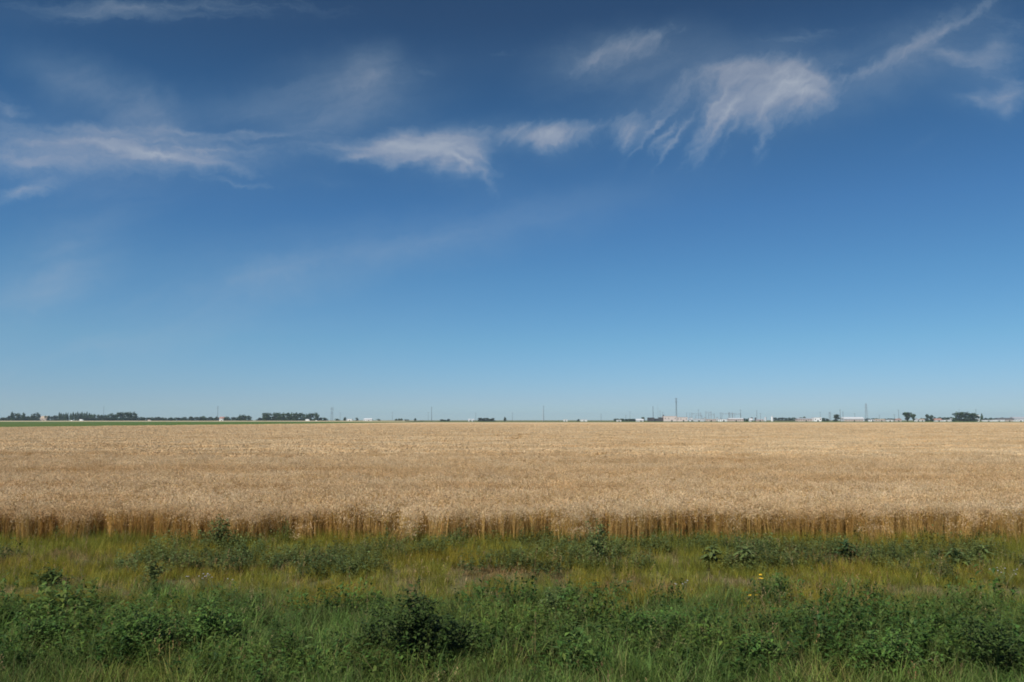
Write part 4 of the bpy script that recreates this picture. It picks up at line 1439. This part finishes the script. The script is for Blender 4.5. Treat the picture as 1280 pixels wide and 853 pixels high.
diag = blobs(fibG + [(690, 168, 46, 27, 15, .85), (672, 172, 70, 18, 5, .5), (635, 166, 60, 20, -4, .34), (735, 158, 60, 16, 12, .45), (790, 160, 40, 24, 35, .6), (783, 180, 12, 26, -15, .4),
              (838, 172, 50, 11, 45, .42), (885, 165, 55, 18, 50, .5), (880, 190, 11, 30, -10, .25), (950, 115, 80, 48, -5, .82), (988, 108, 52, 44, -10, 1.15), (975, 90, 60, 26, -12, .5),
              (925, 140, 60, 34, 30, .7), (948, 172, 11, 34, -8, .55), (955, 150, 30, 30, 60, .4), (900, 90, 70, 22, 10, .4), (1030, 120, 40, 60, 0, .22), (860, 120, 120, 40, 15, .16),
              (780, 60, 100, 26, 22, .38), (740, 80, 80, 20, 5, .25), (825, 40, 40, 18, 30, .3),
              (1120, 72, 110, 9, 27, .30), (1185, 38, 100, 8, 34, .26), (1165, 44, 120, 26, 32, .24), (1235, 6, 60, 10, 36, .36), (1060, 92, 80, 8, 10, .3), (1010, 78, 120, 12, 4, .2), (1150, 182, 36, 8, 38, .2)])
veil = blobs([(1150, 62, 150, 40, 28, .26), (1020, 70, 160, 26, 6, .14), (640, 175, 130, 40, 0, .14), (560, 215, 90, 30, -10, .12),(760, 68, 110, 40, 18, .3), (850, 105, 150, 60, 15, .25), (1240, 80, 80, 60, 20, .25), (1120, 80, 130, 50, 20, .12), (470, 95, 40, 50, -30, .2), (400, 150, 80, 22, 0, .12),(430, 115, 130, 60, 5, .42), (450, 100, 60, 34, 30, .2), (120, 115, 120, 40, -30, .38), (180, 130, 70, 30, -35, .2), (330, 140, 160, 40, 0, .16),
              (560, 300, 330, 40, 14, .24), (330, 345, 220, 45, 16, .24), (70, 340, 170, 70, 50, .34), (90, 430, 460, 120, 3, .30),
              (930, 110, 240, 80, 8, .16), (90, 190, 330, 70, 0, .20), (630, 172, 110, 26, 3, .3)])


def ridged(rot, scale, sx, off):
    """thin bright threads running along rot"""
    n_ = tnoise(P1, scale, 4, .55, .3, rot=R(rot), sx=sx, sy=1.0, off=off)
    a = math_n(nt, 'ABSOLUTE', math_n(nt, 'SUBTRACT', n_, .5))
    return math_n(nt, 'SUBTRACT', 1.0, math_n(nt, 'MULTIPLY', a, 5.0), clamp=True)


def fray(blob, broad, fine, amount):
    """eat into the soft shapes so that only threads survive at their edges"""
    F_ = math_n(nt, 'ADD', math_n(nt, 'MULTIPLY', broad, .6), math_n(nt, 'MULTIPLY', fine, .4))
    e = math_n(nt, 'SUBTRACT', math_n(nt, 'MULTIPLY', blob, 1.15), math_n(nt, 'MULTIPLY', math_n(nt, 'SUBTRACT', 1.0, F_), amount))
    e = math_n(nt, 'MAXIMUM', e, 0.0)
    return math_n(nt, 'MULTIPLY', e, math_n(nt, 'ADD', math_n(nt, 'MULTIPLY', F_, .6), .5))


dh = fray(horiz, fib(-6, 24, 5.0, .36, .64), ridged(-5, 46, 7.0, (2, 5, 0)), .38)
dd = fray(diag, fib(48, 26, 4.0, .36, .64, (3, 1, 0)), ridged(50, 50, 5.0, (4, 9, 0)), .52)
dv = math_n(nt, 'MULTIPLY', veil, math_n(nt, 'ADD', math_n(nt, 'MULTIPLY', fib(15, 12, 4.0, .3, .7, (7, 2, 0)), .7), .35))
soft = math_n(nt, 'MULTIPLY_ADD', horiz, .17, math_n(nt, 'MULTIPLY', diag, .13))      # the thin veil round every cloud
dens = math_n(nt, 'ADD', math_n(nt, 'MULTIPLY_ADD', dh, .55, math_n(nt, 'MULTIPLY_ADD', dd, .52, soft)), dv)
dens = math_n(nt, 'MULTIPLY', dens, front.outputs[0])
dens = math_n(nt, 'SUBTRACT', 1.0, math_n(nt, 'POWER', 2.718, math_n(nt, 'MULTIPLY', dens, -0.8)))
# hand-set tint by elevation: a deeper blue overhead than the sky model gives
ramp = N(nt, 'ShaderNodeValToRGB')
el = ramp.color_ramp.elements
K = 2 ** -.35
for i, (py, c) in enumerate([(522, (.50, .74, 1.12)), (500, (.50, .71, 1.09)), (430, (.46, .77, 1.02)), (350, (.42, .765, 1.0)), (270, (.385, .72, .98)), (150, (.33, .63, .83)), (20, (.31, .49, .62))]):
    t_, v_ = uv(640, py)
    pos = v_ / math.sqrt(1 + v_ * v_)
    q = el[i] if i < 2 else el.new(pos)
    q.position = pos
    q.color = (c[0] * K, c[1] * K, c[2] * K, 1)
nt.links.new(sep.outputs[2], ramp.inputs[0])
skyd = mixc(nt, 1.0, skyc, ramp.outputs[0], 'MULTIPLY')
thick = N(nt, 'ShaderNodeMapRange')
thick.inputs[1].default_value = .05
thick.inputs[2].default_value = .4
nt.links.new(dens, thick.inputs[0])
final = mixc(nt, dens, skyd, mixc(nt, thick.outputs[0], (3.3, 4.8, 6.0, 1), (4.5, 4.9, 5.5, 1)))
nt.links.new(final, bg.inputs['Color'])

# ------------------------------------------------------------------ render settings
S.render.engine = 'CYCLES'
cy = S.cycles
cy.samples = 64
cy.use_denoising = True
cy.filter_width = 1.8
cy.max_bounces = 6
cy.diffuse_bounces = 3
cy.glossy_bounces = 2
cy.transmission_bounces = 3
cy.volume_bounces = 1
cy.use_adaptive_sampling = False
cy.adaptive_threshold = 0.01
S.render.resolution_x, S.render.resolution_y = 1024, 682
vs = S.view_settings
S.display_settings.display_device = 'sRGB'
vs.view_transform = 'Standard'
vs.look = 'None'
vs.gamma = 1.0
vs.use_curve_mapping = False
vs.exposure = 0.35
